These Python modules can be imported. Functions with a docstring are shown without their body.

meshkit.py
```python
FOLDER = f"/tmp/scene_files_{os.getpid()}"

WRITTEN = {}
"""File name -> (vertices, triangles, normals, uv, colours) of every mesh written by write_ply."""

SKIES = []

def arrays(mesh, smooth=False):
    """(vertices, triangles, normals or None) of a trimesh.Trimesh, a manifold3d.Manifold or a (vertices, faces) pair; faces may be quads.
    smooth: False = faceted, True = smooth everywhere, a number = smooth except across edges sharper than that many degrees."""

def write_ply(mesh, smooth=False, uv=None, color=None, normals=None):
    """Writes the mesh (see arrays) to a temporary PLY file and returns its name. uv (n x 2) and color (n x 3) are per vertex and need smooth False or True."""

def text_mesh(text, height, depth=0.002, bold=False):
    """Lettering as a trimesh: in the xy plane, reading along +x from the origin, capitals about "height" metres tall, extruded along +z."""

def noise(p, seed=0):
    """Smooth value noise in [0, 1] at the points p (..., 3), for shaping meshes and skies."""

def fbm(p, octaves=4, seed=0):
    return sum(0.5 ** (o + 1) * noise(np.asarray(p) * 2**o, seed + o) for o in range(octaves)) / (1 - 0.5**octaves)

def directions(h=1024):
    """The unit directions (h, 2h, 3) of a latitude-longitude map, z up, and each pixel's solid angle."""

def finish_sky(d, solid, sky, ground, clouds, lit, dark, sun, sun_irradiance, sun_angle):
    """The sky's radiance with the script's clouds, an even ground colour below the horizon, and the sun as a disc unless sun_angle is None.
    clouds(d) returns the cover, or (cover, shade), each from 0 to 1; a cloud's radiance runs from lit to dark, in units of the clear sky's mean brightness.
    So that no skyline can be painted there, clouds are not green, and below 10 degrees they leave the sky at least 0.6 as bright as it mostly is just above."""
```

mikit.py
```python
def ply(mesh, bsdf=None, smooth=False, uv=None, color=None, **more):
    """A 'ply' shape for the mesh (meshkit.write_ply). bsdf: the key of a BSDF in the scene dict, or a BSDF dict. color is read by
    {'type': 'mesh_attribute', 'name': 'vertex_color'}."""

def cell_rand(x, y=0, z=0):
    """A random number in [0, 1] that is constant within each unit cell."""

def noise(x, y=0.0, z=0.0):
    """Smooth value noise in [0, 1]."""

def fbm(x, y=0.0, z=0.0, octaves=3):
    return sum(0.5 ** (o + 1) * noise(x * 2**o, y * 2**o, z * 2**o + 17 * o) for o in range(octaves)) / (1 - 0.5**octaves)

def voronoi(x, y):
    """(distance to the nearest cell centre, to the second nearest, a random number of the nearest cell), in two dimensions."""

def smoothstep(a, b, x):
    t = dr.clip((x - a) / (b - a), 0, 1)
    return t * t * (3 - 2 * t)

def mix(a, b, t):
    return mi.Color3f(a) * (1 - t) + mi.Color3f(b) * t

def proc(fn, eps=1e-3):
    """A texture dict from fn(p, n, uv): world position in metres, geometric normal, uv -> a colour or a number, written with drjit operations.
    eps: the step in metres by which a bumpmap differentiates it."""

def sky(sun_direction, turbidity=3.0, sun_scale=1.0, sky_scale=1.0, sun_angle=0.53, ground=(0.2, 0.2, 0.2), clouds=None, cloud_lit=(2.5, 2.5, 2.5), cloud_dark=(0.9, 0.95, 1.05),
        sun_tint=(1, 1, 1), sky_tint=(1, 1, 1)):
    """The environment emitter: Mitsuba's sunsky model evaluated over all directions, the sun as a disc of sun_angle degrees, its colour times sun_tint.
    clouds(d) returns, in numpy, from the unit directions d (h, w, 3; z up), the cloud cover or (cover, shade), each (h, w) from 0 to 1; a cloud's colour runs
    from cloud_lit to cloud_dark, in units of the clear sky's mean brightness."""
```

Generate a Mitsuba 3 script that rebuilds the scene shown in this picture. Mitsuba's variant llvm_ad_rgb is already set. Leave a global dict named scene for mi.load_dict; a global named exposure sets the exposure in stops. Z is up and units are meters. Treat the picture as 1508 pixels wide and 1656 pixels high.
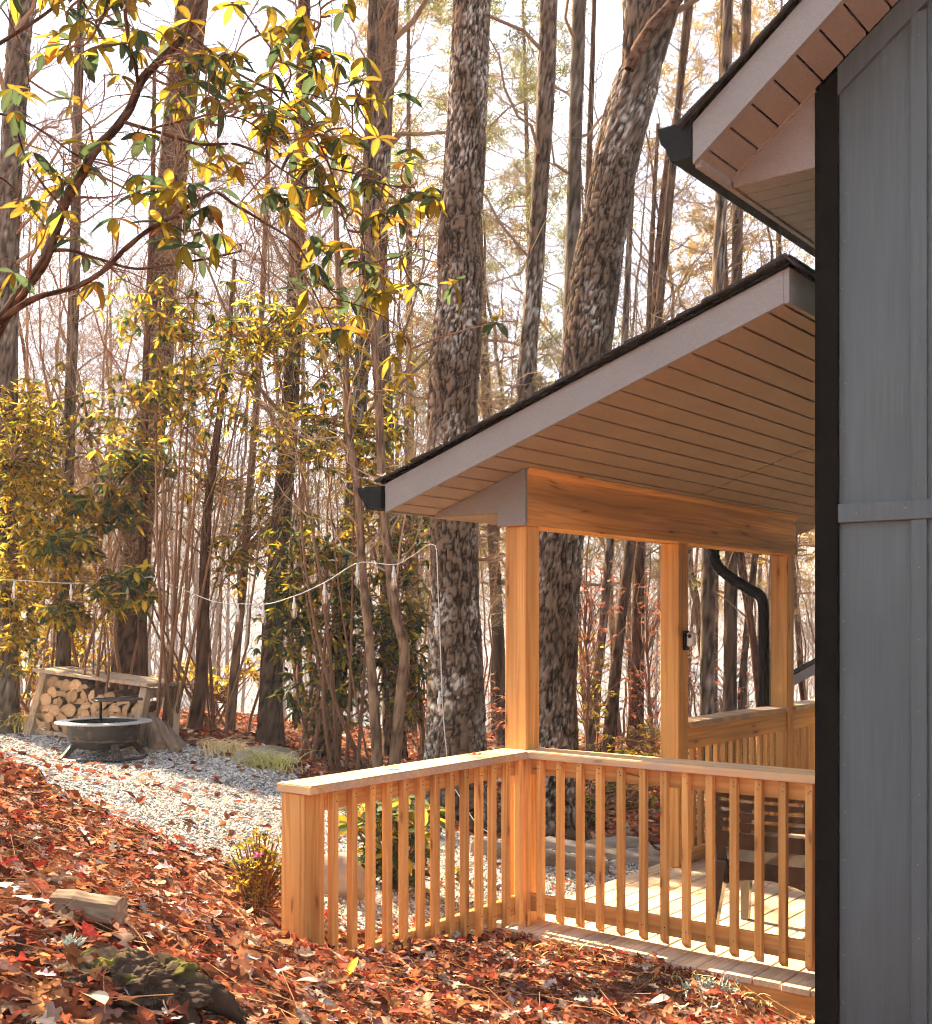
import math
import numpy as np
import trimesh
import mitsuba as mi
import drjit as dr
import mikit
import meshkit
from scipy.interpolate import RBFInterpolator
from scipy.spatial import cKDTree

T = mi.ScalarTransform4f
scene, labels = {}, {}

# ------------------------------------------------------------------ camera, light, exposure
EYE_H, FPX, CX, HORIZON = 1.715, 1884.0, 754.0, 1000.0          # eye height, focal length and centre, for a 1508 x 1656 picture
scene['camera'] = {'type': 'perspective', 'fov': 2 * math.degrees(math.atan(754 / FPX)), 'fov_axis': 'x', 'near_clip': 0.1, 'far_clip': 4000.0,
                   'principal_point_offset_y': -(HORIZON - 828) / 1656,
                   'to_world': T().look_at(origin=[0, 0, EYE_H], target=[0, 10, EYE_H], up=[0, 0, 1])}
SUN = np.array([-0.7660 * math.cos(math.radians(41)), 0.6428 * math.cos(math.radians(41)), math.sin(math.radians(41))])


def thin_cloud(d):
    n = meshkit.fbm(np.stack([d[..., 0] * 3, d[..., 1] * 3, d[..., 2] * 7], -1), 4, 3)
    return np.clip(0.48 + 0.9 * (n - 0.5), 0, 1)


scene['sky'] = mikit.sky(SUN, turbidity=3, clouds=thin_cloud, cloud_lit=(1.18, 1.28, 1.36), cloud_dark=(0.9, 0.97, 1.05), sky_tint=(0.96, 1.0, 1.04), sun_scale=1.75, sun_tint=(1.0, 0.97, 0.88))
exposure = 3.75

rng = np.random.default_rng(11)
R3 = lambda *s: rng.random(s)
# ------------------------------------------------------------------ frames
UD = np.array([0.60886, 0.79328, 0.0])          # along the beam and the deck boards, away from the eye
VD = np.array([0.79328, -0.60886, 0.0])         # along the front railing, towards the house
A0 = np.array([0.314, 6.5, 0.0])                # the porch's corner post


def L(U, V, z):
    return A0 + np.multiply.outer(np.asarray(U, float), UD) + np.multiply.outer(np.asarray(V, float), VD) + np.multiply.outer(np.asarray(z, float), [0, 0, 1.0])


def at(px, py, Z):
    """The place at distance Z that the photograph shows at (px, py): used to read the photograph's measures off."""
    return np.array([(px - CX) / FPX * Z, Z, EYE_H - (py - HORIZON) / FPX * Z])


def smooth01(a, b, x):
    t = np.clip((x - a) / (b - a), 0, 1)
    return t * t * (3 - 2 * t)


# ------------------------------------------------------------------ scene helpers
_count, _used = {}, set()


def key_for(name):
    if name not in _used:
        _used.add(name)
        return name
    _count[name] = _count.get(name, 0) + 1
    return f'{name}_{_count[name]:03d}'


def thing(name, label=None, cat=None, group=None, kind=None):
    k = key_for(name)
    d = {}
    if label: d['label'] = label
    if cat: d['category'] = cat
    if group: d['group'] = group
    if kind: d['kind'] = kind
    labels[k] = d
    return k


def put(key, mesh, mat, smooth=False, color=None, kind=None, label=None):
    """The mesh as the scene's entry of that very key."""
    scene[key] = mikit.ply(mesh, mat, smooth=smooth, color=color)
    if kind or label:
        labels.setdefault(key, {})
        if kind: labels[key]['kind'] = kind
        if label: labels[key]['label'] = label
    return key


def part(parent, name, mesh, mat, smooth=False, color=None, kind=None, label=None):
    k = key_for(parent + '__' + name)
    return put(k, mesh, mat, smooth, color, kind, label)


_CH = np.array([[sx * (1 if a == 0 else 0), sy * (1 if a == 1 else 0), sz * (1 if a == 2 else 0)] for sx in (-1, 1) for sy in (-1, 1) for sz in (-1, 1) for a in range(3)], float)
_SG = np.array([[sx, sy, sz] for sx in (-1, 1) for sy in (-1, 1) for sz in (-1, 1) for a in range(3)], float)
_hull = trimesh.convex.convex_hull(_SG * 1.0 - (1 - np.abs(_CH)) * _SG * 0.1)
_HV, _HF = np.array(_hull.vertices), np.array(_hull.faces)


def bevel_box(half, c=0.004):
    """A box with chamfered edges about the origin: (vertices, faces)."""
    half = np.asarray(half, float)
    c = min(c, half.min() * 0.45)
    full = np.abs(_HV) > 0.95
    return np.sign(_HV) * np.where(full, half, half - c), _HF


def box_uv(U0, U1, V0, V1, z0, z1, c=0.004, tilt=0.0):
    """A chamfered box laid along the porch's own axes."""
    v, f = bevel_box([(U1 - U0) / 2, (V1 - V0) / 2, (z1 - z0) / 2], c)
    if tilt:
        a = rng.normal(0, tilt, 3)
        v = v + np.cross(np.broadcast_to(a, v.shape), v)
    return L(v[:, 0] + (U0 + U1) / 2, v[:, 1] + (V0 + V1) / 2, v[:, 2] + (z0 + z1) / 2), f[:, ::-1]


def bar(p, q, w, h, up=(0, 0, 1), c=0.004):
    """A chamfered bar from p to q, w wide and h high."""
    p, q = np.asarray(p, float), np.asarray(q, float)
    d = q - p
    n = np.linalg.norm(d)
    d = d / n
    s = np.cross(d, up); s /= np.linalg.norm(s)
    t = np.cross(s, d)
    v, f = bevel_box([n / 2, w / 2, h / 2], c)
    return (p + q) / 2 + v[:, :1] * d + v[:, 1:2] * s + v[:, 2:] * t, f[:, ::-1]


def join(parts):
    vs, fs, n = [], [], 0
    for v, f in parts:
        vs.append(v); fs.append(np.asarray(f) + n); n += len(v)
    return np.vstack(vs), np.vstack(fs)


def extrude_uv(profile_vz, U0, U1):
    """A closed outline in (V, z), run from U0 to U1."""
    p = np.asarray(profile_vz, float)
    poly = trimesh.creation.extrude_polygon(__import__('shapely').Polygon(p), 1.0, engine='earcut')
    q = np.array(poly.vertices)
    return L(U0 + q[:, 2] * (U1 - U0), q[:, 0], q[:, 1]), np.array(poly.faces)


def extrude_vz_in_u(profile_uz, V0, V1):
    p = np.asarray(profile_uz, float)
    poly = trimesh.creation.extrude_polygon(__import__('shapely').Polygon(p), 1.0, engine='earcut')
    q = np.array(poly.vertices)
    return L(q[:, 0], V0 + q[:, 2] * (V1 - V0), q[:, 1]), np.array(poly.faces)


def spline(pts, n):
    """A smooth curve through the points (any number of columns), n samples."""
    pts = np.asarray(pts, float)
    if len(pts) < 3:
        t = np.linspace(0, 1, n)[:, None]
        return pts[0] * (1 - t) + pts[-1] * t
    d = np.r_[0, np.cumsum(np.linalg.norm(np.diff(pts[:, :3], axis=0), axis=1) ** 0.7)]
    from scipy.interpolate import PchipInterpolator
    return PchipInterpolator(d, pts, axis=0)(np.linspace(0, d[-1], n))


def tubes(P, R, sides):
    """Many polylines (M, N, 3) with radii (M, N) as tubes: one mesh."""
    P, R = np.asarray(P, float), np.asarray(R, float)
    M, N, _ = P.shape
    t = np.empty_like(P)
    t[:, 1:-1] = P[:, 2:] - P[:, :-2] if N > 2 else 0; t[:, 0] = P[:, 1] - P[:, 0]; t[:, -1] = P[:, -1] - P[:, -2]
    t /= np.linalg.norm(t, axis=2, keepdims=True) + 1e-12
    main = np.abs(P[:, -1] - P[:, 0])
    ref = np.where((main[:, 2] > np.maximum(main[:, 0], main[:, 1]))[:, None], [1.0, 0, 0], [0, 0, 1.0])[:, None]
    a = np.cross(t, ref); a /= np.linalg.norm(a, axis=2, keepdims=True) + 1e-12
    b = np.cross(t, a)
    ang = np.arange(sides) * 2 * np.pi / sides
    v = P[:, :, None] + R[:, :, None, None] * (np.cos(ang)[:, None] * a[:, :, None] + np.sin(ang)[:, None] * b[:, :, None])
    i, j = np.meshgrid(np.arange(N - 1), np.arange(sides), indexing='ij')
    q = np.stack([i * sides + j, i * sides + (j + 1) % sides, (i + 1) * sides + (j + 1) % sides, (i + 1) * sides + j], -1).reshape(-1, 4)
    tri = np.vstack([q[:, [0, 2, 1]], q[:, [0, 3, 2]]])
    f = (tri[None] + (np.arange(M) * N * sides)[:, None, None]).reshape(-1, 3)
    return v.reshape(-1, 3), f


def tube(p, r, sides=8):
    p = np.asarray(p, float)
    r = np.broadcast_to(r, (len(p),))
    v, f = tubes(p[None], r[None], sides)
    n = len(p)
    v = np.vstack([v, p[:1], p[-1:]])
    k = np.arange(sides)
    f = np.vstack([f, np.stack([k, (k + 1) % sides, k * 0 + n * sides], 1), np.stack([(k + 1) % sides + (n - 1) * sides, k + (n - 1) * sides, k * 0 + n * sides + 1], 1)])
    return v, f


def lathe(profile, center, n=40, axis_tilt=None):
    """An outline of (radius, height) turned about the vertical at center."""
    p = np.asarray(profile, float)
    a = np.arange(n) * 2 * np.pi / n
    v = np.stack([p[:, None, 0] * np.cos(a), p[:, None, 0] * np.sin(a), np.broadcast_to(p[:, None, 1], (len(p), n))], -1).reshape(-1, 3)
    i, j = np.meshgrid(np.arange(len(p) - 1), np.arange(n), indexing='ij')
    q = np.stack([i * n + j, i * n + (j + 1) % n, (i + 1) * n + (j + 1) % n, (i + 1) * n + j], -1).reshape(-1, 4)
    return v + np.asarray(center, float), np.vstack([q[:, [0, 1, 2]], q[:, [0, 2, 3]]])


def scatter(tv, tf, M, O, col, shade=None):
    """Copies of one small mesh under the matrices M (k, 3, 3) and offsets O (k, 3), coloured col (k, 3): mesh and colours."""
    v = np.einsum('kij,nj->kni', M, tv) + O[:, None]
    f = (np.asarray(tf)[None] + (np.arange(len(M)) * len(tv))[:, None, None]).reshape(-1, 3)
    c = np.repeat(col[:, None], len(tv), 1)
    if shade is not None:
        c = c * shade[None, :, None]
    return (v.reshape(-1, 3), f), c.reshape(-1, 3)


def rand_rot(n, tilt=None):
    """Random turns; with tilt, turns about the vertical leaning by about that angle."""
    if tilt is None:
        q = rng.normal(size=(n, 4)); q /= np.linalg.norm(q, axis=1, keepdims=True)
        w, x, y, z = q.T
        return np.stack([np.stack([1 - 2 * (y * y + z * z), 2 * (x * y - z * w), 2 * (x * z + y * w)], -1),
                         np.stack([2 * (x * y + z * w), 1 - 2 * (x * x + z * z), 2 * (y * z - x * w)], -1),
                         np.stack([2 * (x * z - y * w), 2 * (y * z + x * w), 1 - 2 * (x * x + y * y)], -1)], 1)
    a = rng.random(n) * 2 * np.pi
    nx, ny = rng.normal(0, tilt, n), rng.normal(0, tilt, n)
    z = np.stack([nx, ny, np.ones(n)], -1); z /= np.linalg.norm(z, axis=1, keepdims=True)
    x = np.stack([np.cos(a), np.sin(a), np.zeros(n)], -1)
    x -= (x * z).sum(1, keepdims=True) * z; x /= np.linalg.norm(x, axis=1, keepdims=True)
    return np.stack([x, np.cross(z, x), z], -1)


def frames(d, up):
    """Matrices whose x column is d and whose z column is near up."""
    d = d / (np.linalg.norm(d, axis=-1, keepdims=True) + 1e-12)
    y = np.cross(up, d); y /= np.linalg.norm(y, axis=-1, keepdims=True) + 1e-12
    return np.stack([d, y, np.cross(d, y)], -1)


# ------------------------------------------------------------------ materials
def two(b):
    return {'type': 'twosided', 'inner': b}


def principled(color, rough=0.6, **more):
    c = color if isinstance(color, dict) else {'type': 'rgb', 'value': list(color)}
    return two({'type': 'principled', 'base_color': c, 'roughness': rough, **more})


VC = {'type': 'mesh_attribute', 'name': 'vertex_color'}
n_, f_ = mikit.noise, mikit.fbm


def wood_fn(axis, base, dark, weather=0.0):
    def fn(p, n, uv):
        U = p.x * 0.60886 + p.y * 0.79328
        V = p.x * 0.79328 - p.y * 0.60886
        l, a, b = {'z': (p.z, U, V), 'u': (U, V, p.z), 'v': (V, U, p.z)}[axis]
        tone = n_(a * 9.1 + 3, b * 8.3, l * 0.35)
        warp = f_(a * 5, b * 5, l * 0.8) * 1.1
        ring = n_(a * 85 + warp * 5, b * 85 + warp * 5, l * 1.1)
        fine = n_(a * 260, b * 260, l * 7)
        d1, d2, w = mikit.voronoi(l * 1.9 + tone, (a + b) * 7.5)
        knot = mikit.smoothstep(0.085, 0.03, d1) * mikit.smoothstep(0.50, 0.54, w) * (0.5 + 0.5 * ring)
        halo = mikit.smoothstep(0.26, 0.05, d1) * mikit.smoothstep(0.50, 0.54, w)
        c = mikit.mix(base, dark, mikit.smoothstep(0.40, 0.72, ring) * 0.5 + fine * 0.22 + halo * 0.35)
        c = c * (0.60 + 0.72 * tone) * (0.85 + 0.3 * n_(a * 17, b * 17, l * 2.1))
        c = mikit.mix(c, (0.10, 0.035, 0.012), knot * 0.8)
        if weather:
            c = mikit.mix(c, (0.36, 0.30, 0.26), mikit.smoothstep(0.4, 0.7, f_(U * 5, V * 5, p.z * 5)) * weather)
        return c
    return mikit.proc(fn)


WB, WD = (0.65, 0.335, 0.100), (0.44, 0.17, 0.040)
for ax in 'zuv':
    scene['wood_' + ax] = principled(wood_fn(ax, WB, WD), 0.62, specular=0.3)
scene['wood_deck'] = principled(wood_fn('u', (0.66, 0.47, 0.30), (0.50, 0.31, 0.17), 0.5), 0.6, specular=0.3)
scene['wood_cap'] = principled(wood_fn('v', (0.58, 0.37, 0.19), (0.44, 0.22, 0.09), 0.5), 0.6, specular=0.3)
scene['wood_grey'] = principled(wood_fn('v', (0.24, 0.18, 0.13), (0.13, 0.09, 0.06), 0.5), 0.85)
scene['wood_old'] = principled(wood_fn('z', (0.42, 0.29, 0.17), (0.24, 0.14, 0.07), 0.5), 0.8)


def speck(base, amount, scale=180.0):
    def fn(p, n, uv):
        g = n_(p.x * scale, p.y * scale, p.z * scale)
        w = f_(p.x * 3, p.y * 3, p.z * 3)
        return mi.Color3f(*base) * (1 - amount + amount * g * 1.2 + (w - 0.5) * amount * 1.2)
    return mikit.proc(fn)


scene['fascia_paint'] = principled(speck((0.190, 0.188, 0.176), 0.18), 0.55)
scene['soffit_paint'] = principled(speck((0.225, 0.175, 0.133), 0.18), 0.5)
scene['soffit_beige'] = principled(speck((0.215, 0.190, 0.168), 0.18), 0.5)
scene['black_paint'] = principled(speck((0.004, 0.004, 0.004), 0.5, 60), 0.8, specular=0.04)
scene['black_metal'] = principled((0.005, 0.006, 0.007), 0.55, specular=0.12)
scene['shingle'] = principled(speck((0.030, 0.030, 0.030), 0.7, 260), 0.9)


def siding(p, n, uv):
    U = p.x * 0.60886 + p.y * 0.79328
    V = p.x * 0.79328 - p.y * 0.60886
    g = n_(V * 190, U * 190, p.z * 5) * 0.6 + n_(V * 60, U * 60, p.z * 2) * 0.4
    return mi.Color3f(0.054, 0.077, 0.084) * (0.86 + 0.28 * g) * (0.84 + 0.32 * f_(V * 6, p.z * 2.5, U, 4))


def siding_h(p, n, uv):
    V = p.x * 0.79328 - p.y * 0.60886
    return n_(V * 170, 3.0, p.z * 4) * 0.6 + n_(V * 60, 9.0, p.z * 1.5) * 0.4


scene['siding_paint'] = two({'type': 'bumpmap', 'arbitrary': mikit.proc(siding_h, 2e-3), 'scale': 0.0028,
                             'bsdf': {'type': 'principled', 'base_color': mikit.proc(siding), 'roughness': 0.6}})
scene['vertex_matte'] = principled(VC, 0.85, specular=0.2)
scene['vertex_bark'] = principled(VC, 0.95, specular=0.1)
scene['vertex_semi'] = principled(VC, 0.5, specular=0.4)
scene['leaf_thin'] = {'type': 'principledthin', 'base_color': VC, 'roughness': 0.42, 'diff_trans': 1.15, 'spec_trans': 0.0, 'eta': 1.4}
scene['leaf_far'] = {'type': 'principledthin', 'base_color': VC, 'roughness': 0.45, 'diff_trans': 1.35, 'spec_trans': 0.0, 'eta': 1.4}
scene['litter_thin'] = {'type': 'principledthin', 'base_color': VC, 'roughness': 0.36, 'diff_trans': 0.5, 'spec_trans': 0.0, 'eta': 1.5}


def rusty(p, n, uv):
    r = mikit.smoothstep(0.52, 0.75, f_(p.x * 9, p.y * 9, p.z * 14, 4))
    return mikit.mix((0.016, 0.015, 0.014), (0.11, 0.040, 0.017), r) * (0.7 + 0.6 * n_(p.x * 120, p.y * 120, p.z * 120))


scene['rusty_iron'] = principled(mikit.proc(rusty), 0.55, specular=0.5)
scene['rim_steel'] = principled((0.36, 0.36, 0.36), 0.4, specular=0.6)
scene['chair_plastic'] = principled((0.024, 0.019, 0.017), 0.16, specular=0.9)
scene['white_plastic'] = principled((0.55, 0.53, 0.50), 0.4)
scene['bulb_glass'] = {'type': 'thindielectric', 'int_ior': 1.5}
scene['bulb_filament'] = principled((0.75, 0.48, 0.22), 0.3)


def soil(p, n, uv):
    a = f_(p.x * 5, p.y * 5, p.z * 5, 4)
    b = n_(p.x * 45, p.y * 45, p.z * 45)
    c = mikit.mix((0.10, 0.045, 0.025), (0.27, 0.11, 0.055), mikit.smoothstep(0.3, 0.7, a))
    return mikit.mix(c, (0.36, 0.20, 0.13), mikit.smoothstep(0.62, 0.8, b) * 0.7)


def grit(p, n, uv):
    d1, d2, w = mikit.voronoi(p.x * 34, p.y * 34)
    g = 0.16 + 0.40 * w
    g = g * mikit.smoothstep(0.02, 0.22, d2 - d1)
    return mi.Color3f(g, g * 0.97, g * 0.95) * (0.7 + 0.5 * f_(p.x * 1.5, p.y * 1.5, 0.0))


def far_wood(p, n, uv):
    a = f_(p.x * 0.05, p.y * 0.05, p.z * 0.09, 4)
    b = n_(p.x * 0.5, p.y * 0.2, p.z * 0.12)
    c = mikit.mix((0.11, 0.12, 0.13), (0.20, 0.20, 0.20), mikit.smoothstep(0.3, 0.7, a))
    return c * (0.7 + 0.6 * b)


scene['soil'] = principled(mikit.proc(soil), 0.95, specular=0.1)
scene['grit'] = principled(mikit.proc(grit), 0.9, specular=0.2)
scene['far_wood'] = principled(mikit.proc(far_wood), 1.0, specular=0.0)


def stone_fn(p, n, uv):
    a = f_(p.x * 6, p.y * 6, p.z * 6, 4)
    m = mikit.smoothstep(0.55, 0.7, f_(p.x * 4 + 9, p.y * 4, p.z * 4, 3))
    return mikit.mix(mikit.mix((0.16, 0.12, 0.09), (0.38, 0.32, 0.26), a), (0.10, 0.085, 0.035), m * 0.6)


scene['stone'] = principled(mikit.proc(stone_fn), 0.9)
# ------------------------------------------------------------------ the ground
_g = [(0, 1656, 2.6), (200, 1656, 2.8), (400, 1656, 3.3), (600, 1656, 3.8), (800, 1656, 4.3), (1050, 1656, 4.8), (140, 1490, 3.7), (300, 1480, 4.4), (0, 1400, 4.6), (0, 1240, 7.0), (-150, 1190, 7.4),
      (100, 1290, 6.6), (250, 1345, 6.3), (350, 1385, 6.1), (450, 1430, 6.0), (490, 1540, 5.15), (845, 1505, 6.5), (660, 1515, 5.8), (1100, 1585, 5.5), (1320, 1655, 5.35), (165, 1230, 11.7),
      (45, 1185, 13.2), (215, 1212, 12.1), (-150, 1175, 13.0), (0, 1248, 9.6), (450, 1345, 8.0), (450, 1248, 11.0), (600, 1400, 7.5), (800, 1467, 6.8), (700, 1340, 9.5), (740, 1335, 10.3), (890, 1370, 9.8),
      (1000, 1405, 8.5), (1050, 1315, 12.0), (350, 1130, 22), (350, 1112, 30), (20, 1140, 20), (620, 1230, 15), (600, 1190, 22), (1000, 1215, 25), (1200, 1205, 25), (1000, 1250, 17), (-400, 1130, 20), (280, 1185, 13.5)]
_gp = np.array([at(*g) for g in _g])
_extra = np.array([[-6, 3, 0.95], [-8, 8, 0.95], [-3, -3, 1.0], [0, -2, 0.55], [3, -3, 0.2], [0.2, 0.4, 0.42], [3, 3, 0.0], [6, 4, -0.2], [8, 10, -0.35], [6, 8, -0.25], [14, 14, -0.9], [-14, 14, 0.7], [-10, 0, 1.2], [12, 0, 0]])
_gp = np.vstack([_gp, _extra])
_rbf = RBFInterpolator(_gp[:, :2], _gp[:, 2], kernel='thin_plate_spline', smoothing=0.02)


def far_height(x, y):
    z = np.interp(y, [-60, 0, 10, 22, 30, 45, 80, 140, 220, 330, 900, 2500], [3, 1, 0.2, -0.4, -1.4, -4.5, -13, -24, -31, -34, -34, -34])
    return z + np.clip(-x, -60, 60) * 0.03 * smooth01(5, 40, y)


def gz(x, y):
    x, y = np.asarray(x, float), np.asarray(y, float)
    q = np.stack([np.clip(x, -14, 14).ravel(), np.clip(y, -3, 30).ravel()], -1)
    near = _rbf(q).reshape(x.shape)
    w = np.maximum(smooth01(15, 28, y), np.maximum(smooth01(9, 15, np.abs(x)), smooth01(2, 6, -y)))
    bumps = (meshkit.fbm(np.stack([x * 1.3, y * 1.3, x * 0], -1), 3, 5) - 0.5) * 0.10
    return near * (1 - w) + far_height(x, y) * w + bumps


def sheet(xs, ys, lift=0.0, keep=None):
    X, Y = np.meshgrid(xs, ys, indexing='ij')
    v = np.stack([X, Y, gz(X, Y) + lift], -1).reshape(-1, 3)
    n = len(ys)
    i, j = np.meshgrid(np.arange(len(xs) - 1), np.arange(n - 1), indexing='ij')
    a = i * n + j
    f = np.stack([a, a + n, a + n + 1, a + 1], -1).reshape(-1, 4)
    f = np.vstack([f[:, [0, 1, 2]], f[:, [0, 2, 3]]])
    return v, f


def spread(lo, mid0, mid1, hi, step, n):
    return np.r_[lo + (mid0 - lo) * (1 - np.linspace(1, 0, n, endpoint=False) ** 2.2), np.arange(mid0, mid1, step), mid1 + (hi - mid1) * np.linspace(0, 1, n) ** 2.2]


v, f = sheet(spread(-1500, -9, 10, 1500, 0.14, 40), spread(-60, -2, 24, 2200, 0.14, 50))
put('ground', (v, f), 'soil', smooth=True, kind='structure')

gravel_poly = np.array([at(*q)[:2] for q in [(-250, 1240, 8), (0, 1240, 7.15), (100, 1290, 6.7), (250, 1345, 6.35), (350, 1385, 6.15), (450, 1430, 6.05)]] +
                       [L(-1.2, -0.12, 0)[:2], L(-0.1, -0.15, 0)[:2], L(2.2, -0.15, 0)[:2], at(1010, 1385, 9.3)[:2], at(880, 1372, 9.6)[:2], at(700, 1340, 9.7)[:2], at(560, 1290, 10.0)[:2], at(460, 1245, 11)[:2],
                        at(300, 1205, 12.3)[:2], at(60, 1175, 14)[:2], at(-300, 1175, 14)[:2]])
import shapely
GP = shapely.Polygon(gravel_poly).buffer(0)


def in_gravel(x, y):
    return shapely.contains_xy(GP, x, y)


tri = trimesh.creation.triangulate_polygon(shapely.Polygon(gravel_poly).buffer(0.12).simplify(0.03), engine='earcut')
gm = trimesh.Trimesh(np.c_[tri[0], np.zeros(len(tri[0]))], tri[1], process=True)
while gm.edges_unique_length.max() > 0.35:
    gm = trimesh.Trimesh(*trimesh.remesh.subdivide_to_size(gm.vertices, gm.faces, 0.34), process=True)
gv = np.array(gm.vertices)
gv[:, 2] = gz(gv[:, 0], gv[:, 1]) + 0.012
put('gravel_bed', (gv, np.array(gm.faces)), 'grit', smooth=True, kind='structure')
# far ridge
xs, ys = np.linspace(-900, 900, 240), np.linspace(180, 900, 110)
X, Y = np.meshgrid(xs, ys, indexing='ij')
rise = smooth01(230, 640, Y) * (96 + 26 * (meshkit.fbm(np.stack([X / 190, Y / 400, X * 0], -1), 3, 8) - 0.5) * 2 - 0.03 * X) - 36
rise = rise + (meshkit.noise(np.stack([X / 9, Y / 9, X * 0], -1), 2) - 0.5) * 9 * smooth01(200, 300, Y)
i, j = np.meshgrid(np.arange(len(xs) - 1), np.arange(len(ys) - 1), indexing='ij')
a = i * len(ys) + j
q = np.stack([a, a + len(ys), a + len(ys) + 1, a + 1], -1).reshape(-1, 4)
put('hill', (np.stack([X, Y, rise], -1).reshape(-1, 3), np.vstack([q[:, [0, 1, 2]], q[:, [0, 2, 3]]])), 'far_wood', smooth=True, kind='structure')
# ------------------------------------------------------------------ the porch
porch = thing('porch', 'new pine porch with a lean-to roof, grey fascia boards and orange timber posts', 'porch')
DK = 0.03                                           # deck surface
SL, E0, EV = 0.339, 2.313, -0.57                    # pitch, height and place of the eave's soffit
HV, RU0, RU1, SEAM = 1.711, -0.47, 4.45, 1.92       # high edge, rake, far end, joint in the ceiling
soff = lambda V: E0 + SL * (V - EV)
for U, n in ((0.0, 0), (1.818, 1), (3.693, 2)):
    part(porch, 'post', box_uv(U - 0.07, U + 0.07, -0.07, 0.07, -0.25 if n == 0 else DK, 2.225, 0.006), 'wood_z')
part(porch, 'beam', extrude_uv([(-0.088, 2.262), (0.09, 2.262), (0.09, soff(0.09) - 0.003), (-0.088, soff(-0.088) - 0.003)], -0.085, 3.76), 'wood_u')
part(porch, 'beam_plate', box_uv(-0.083, 3.758, -0.085, 0.087, 2.2252, 2.261, 0.003), 'wood_u')
part(porch, 'beam_trim', extrude_uv([(0.0905, soff(0.09) - 0.030), (0.104, soff(0.1) - 0.018), (0.110, soff(0.11) - 0.003), (0.0905, soff(0.09) - 0.003)], -0.08, 3.76), 'wood_u')
part(porch, 'beam_end_board', extrude_uv([(-0.094, 2.226), (0.094, 2.226), (0.094, soff(0.094) - 0.003), (-0.094, soff(-0.094) - 0.003)], -0.106, -0.0855), 'fascia_paint', label='grey board that closes the end of the timber beam')
part(porch, 'beam_end_board', extrude_uv([(-0.094, 2.226), (0.094, 2.226), (0.094, soff(0.094) - 0.003), (-0.094, soff(-0.094) - 0.003)], 3.762, 3.78), 'fascia_paint')
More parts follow.
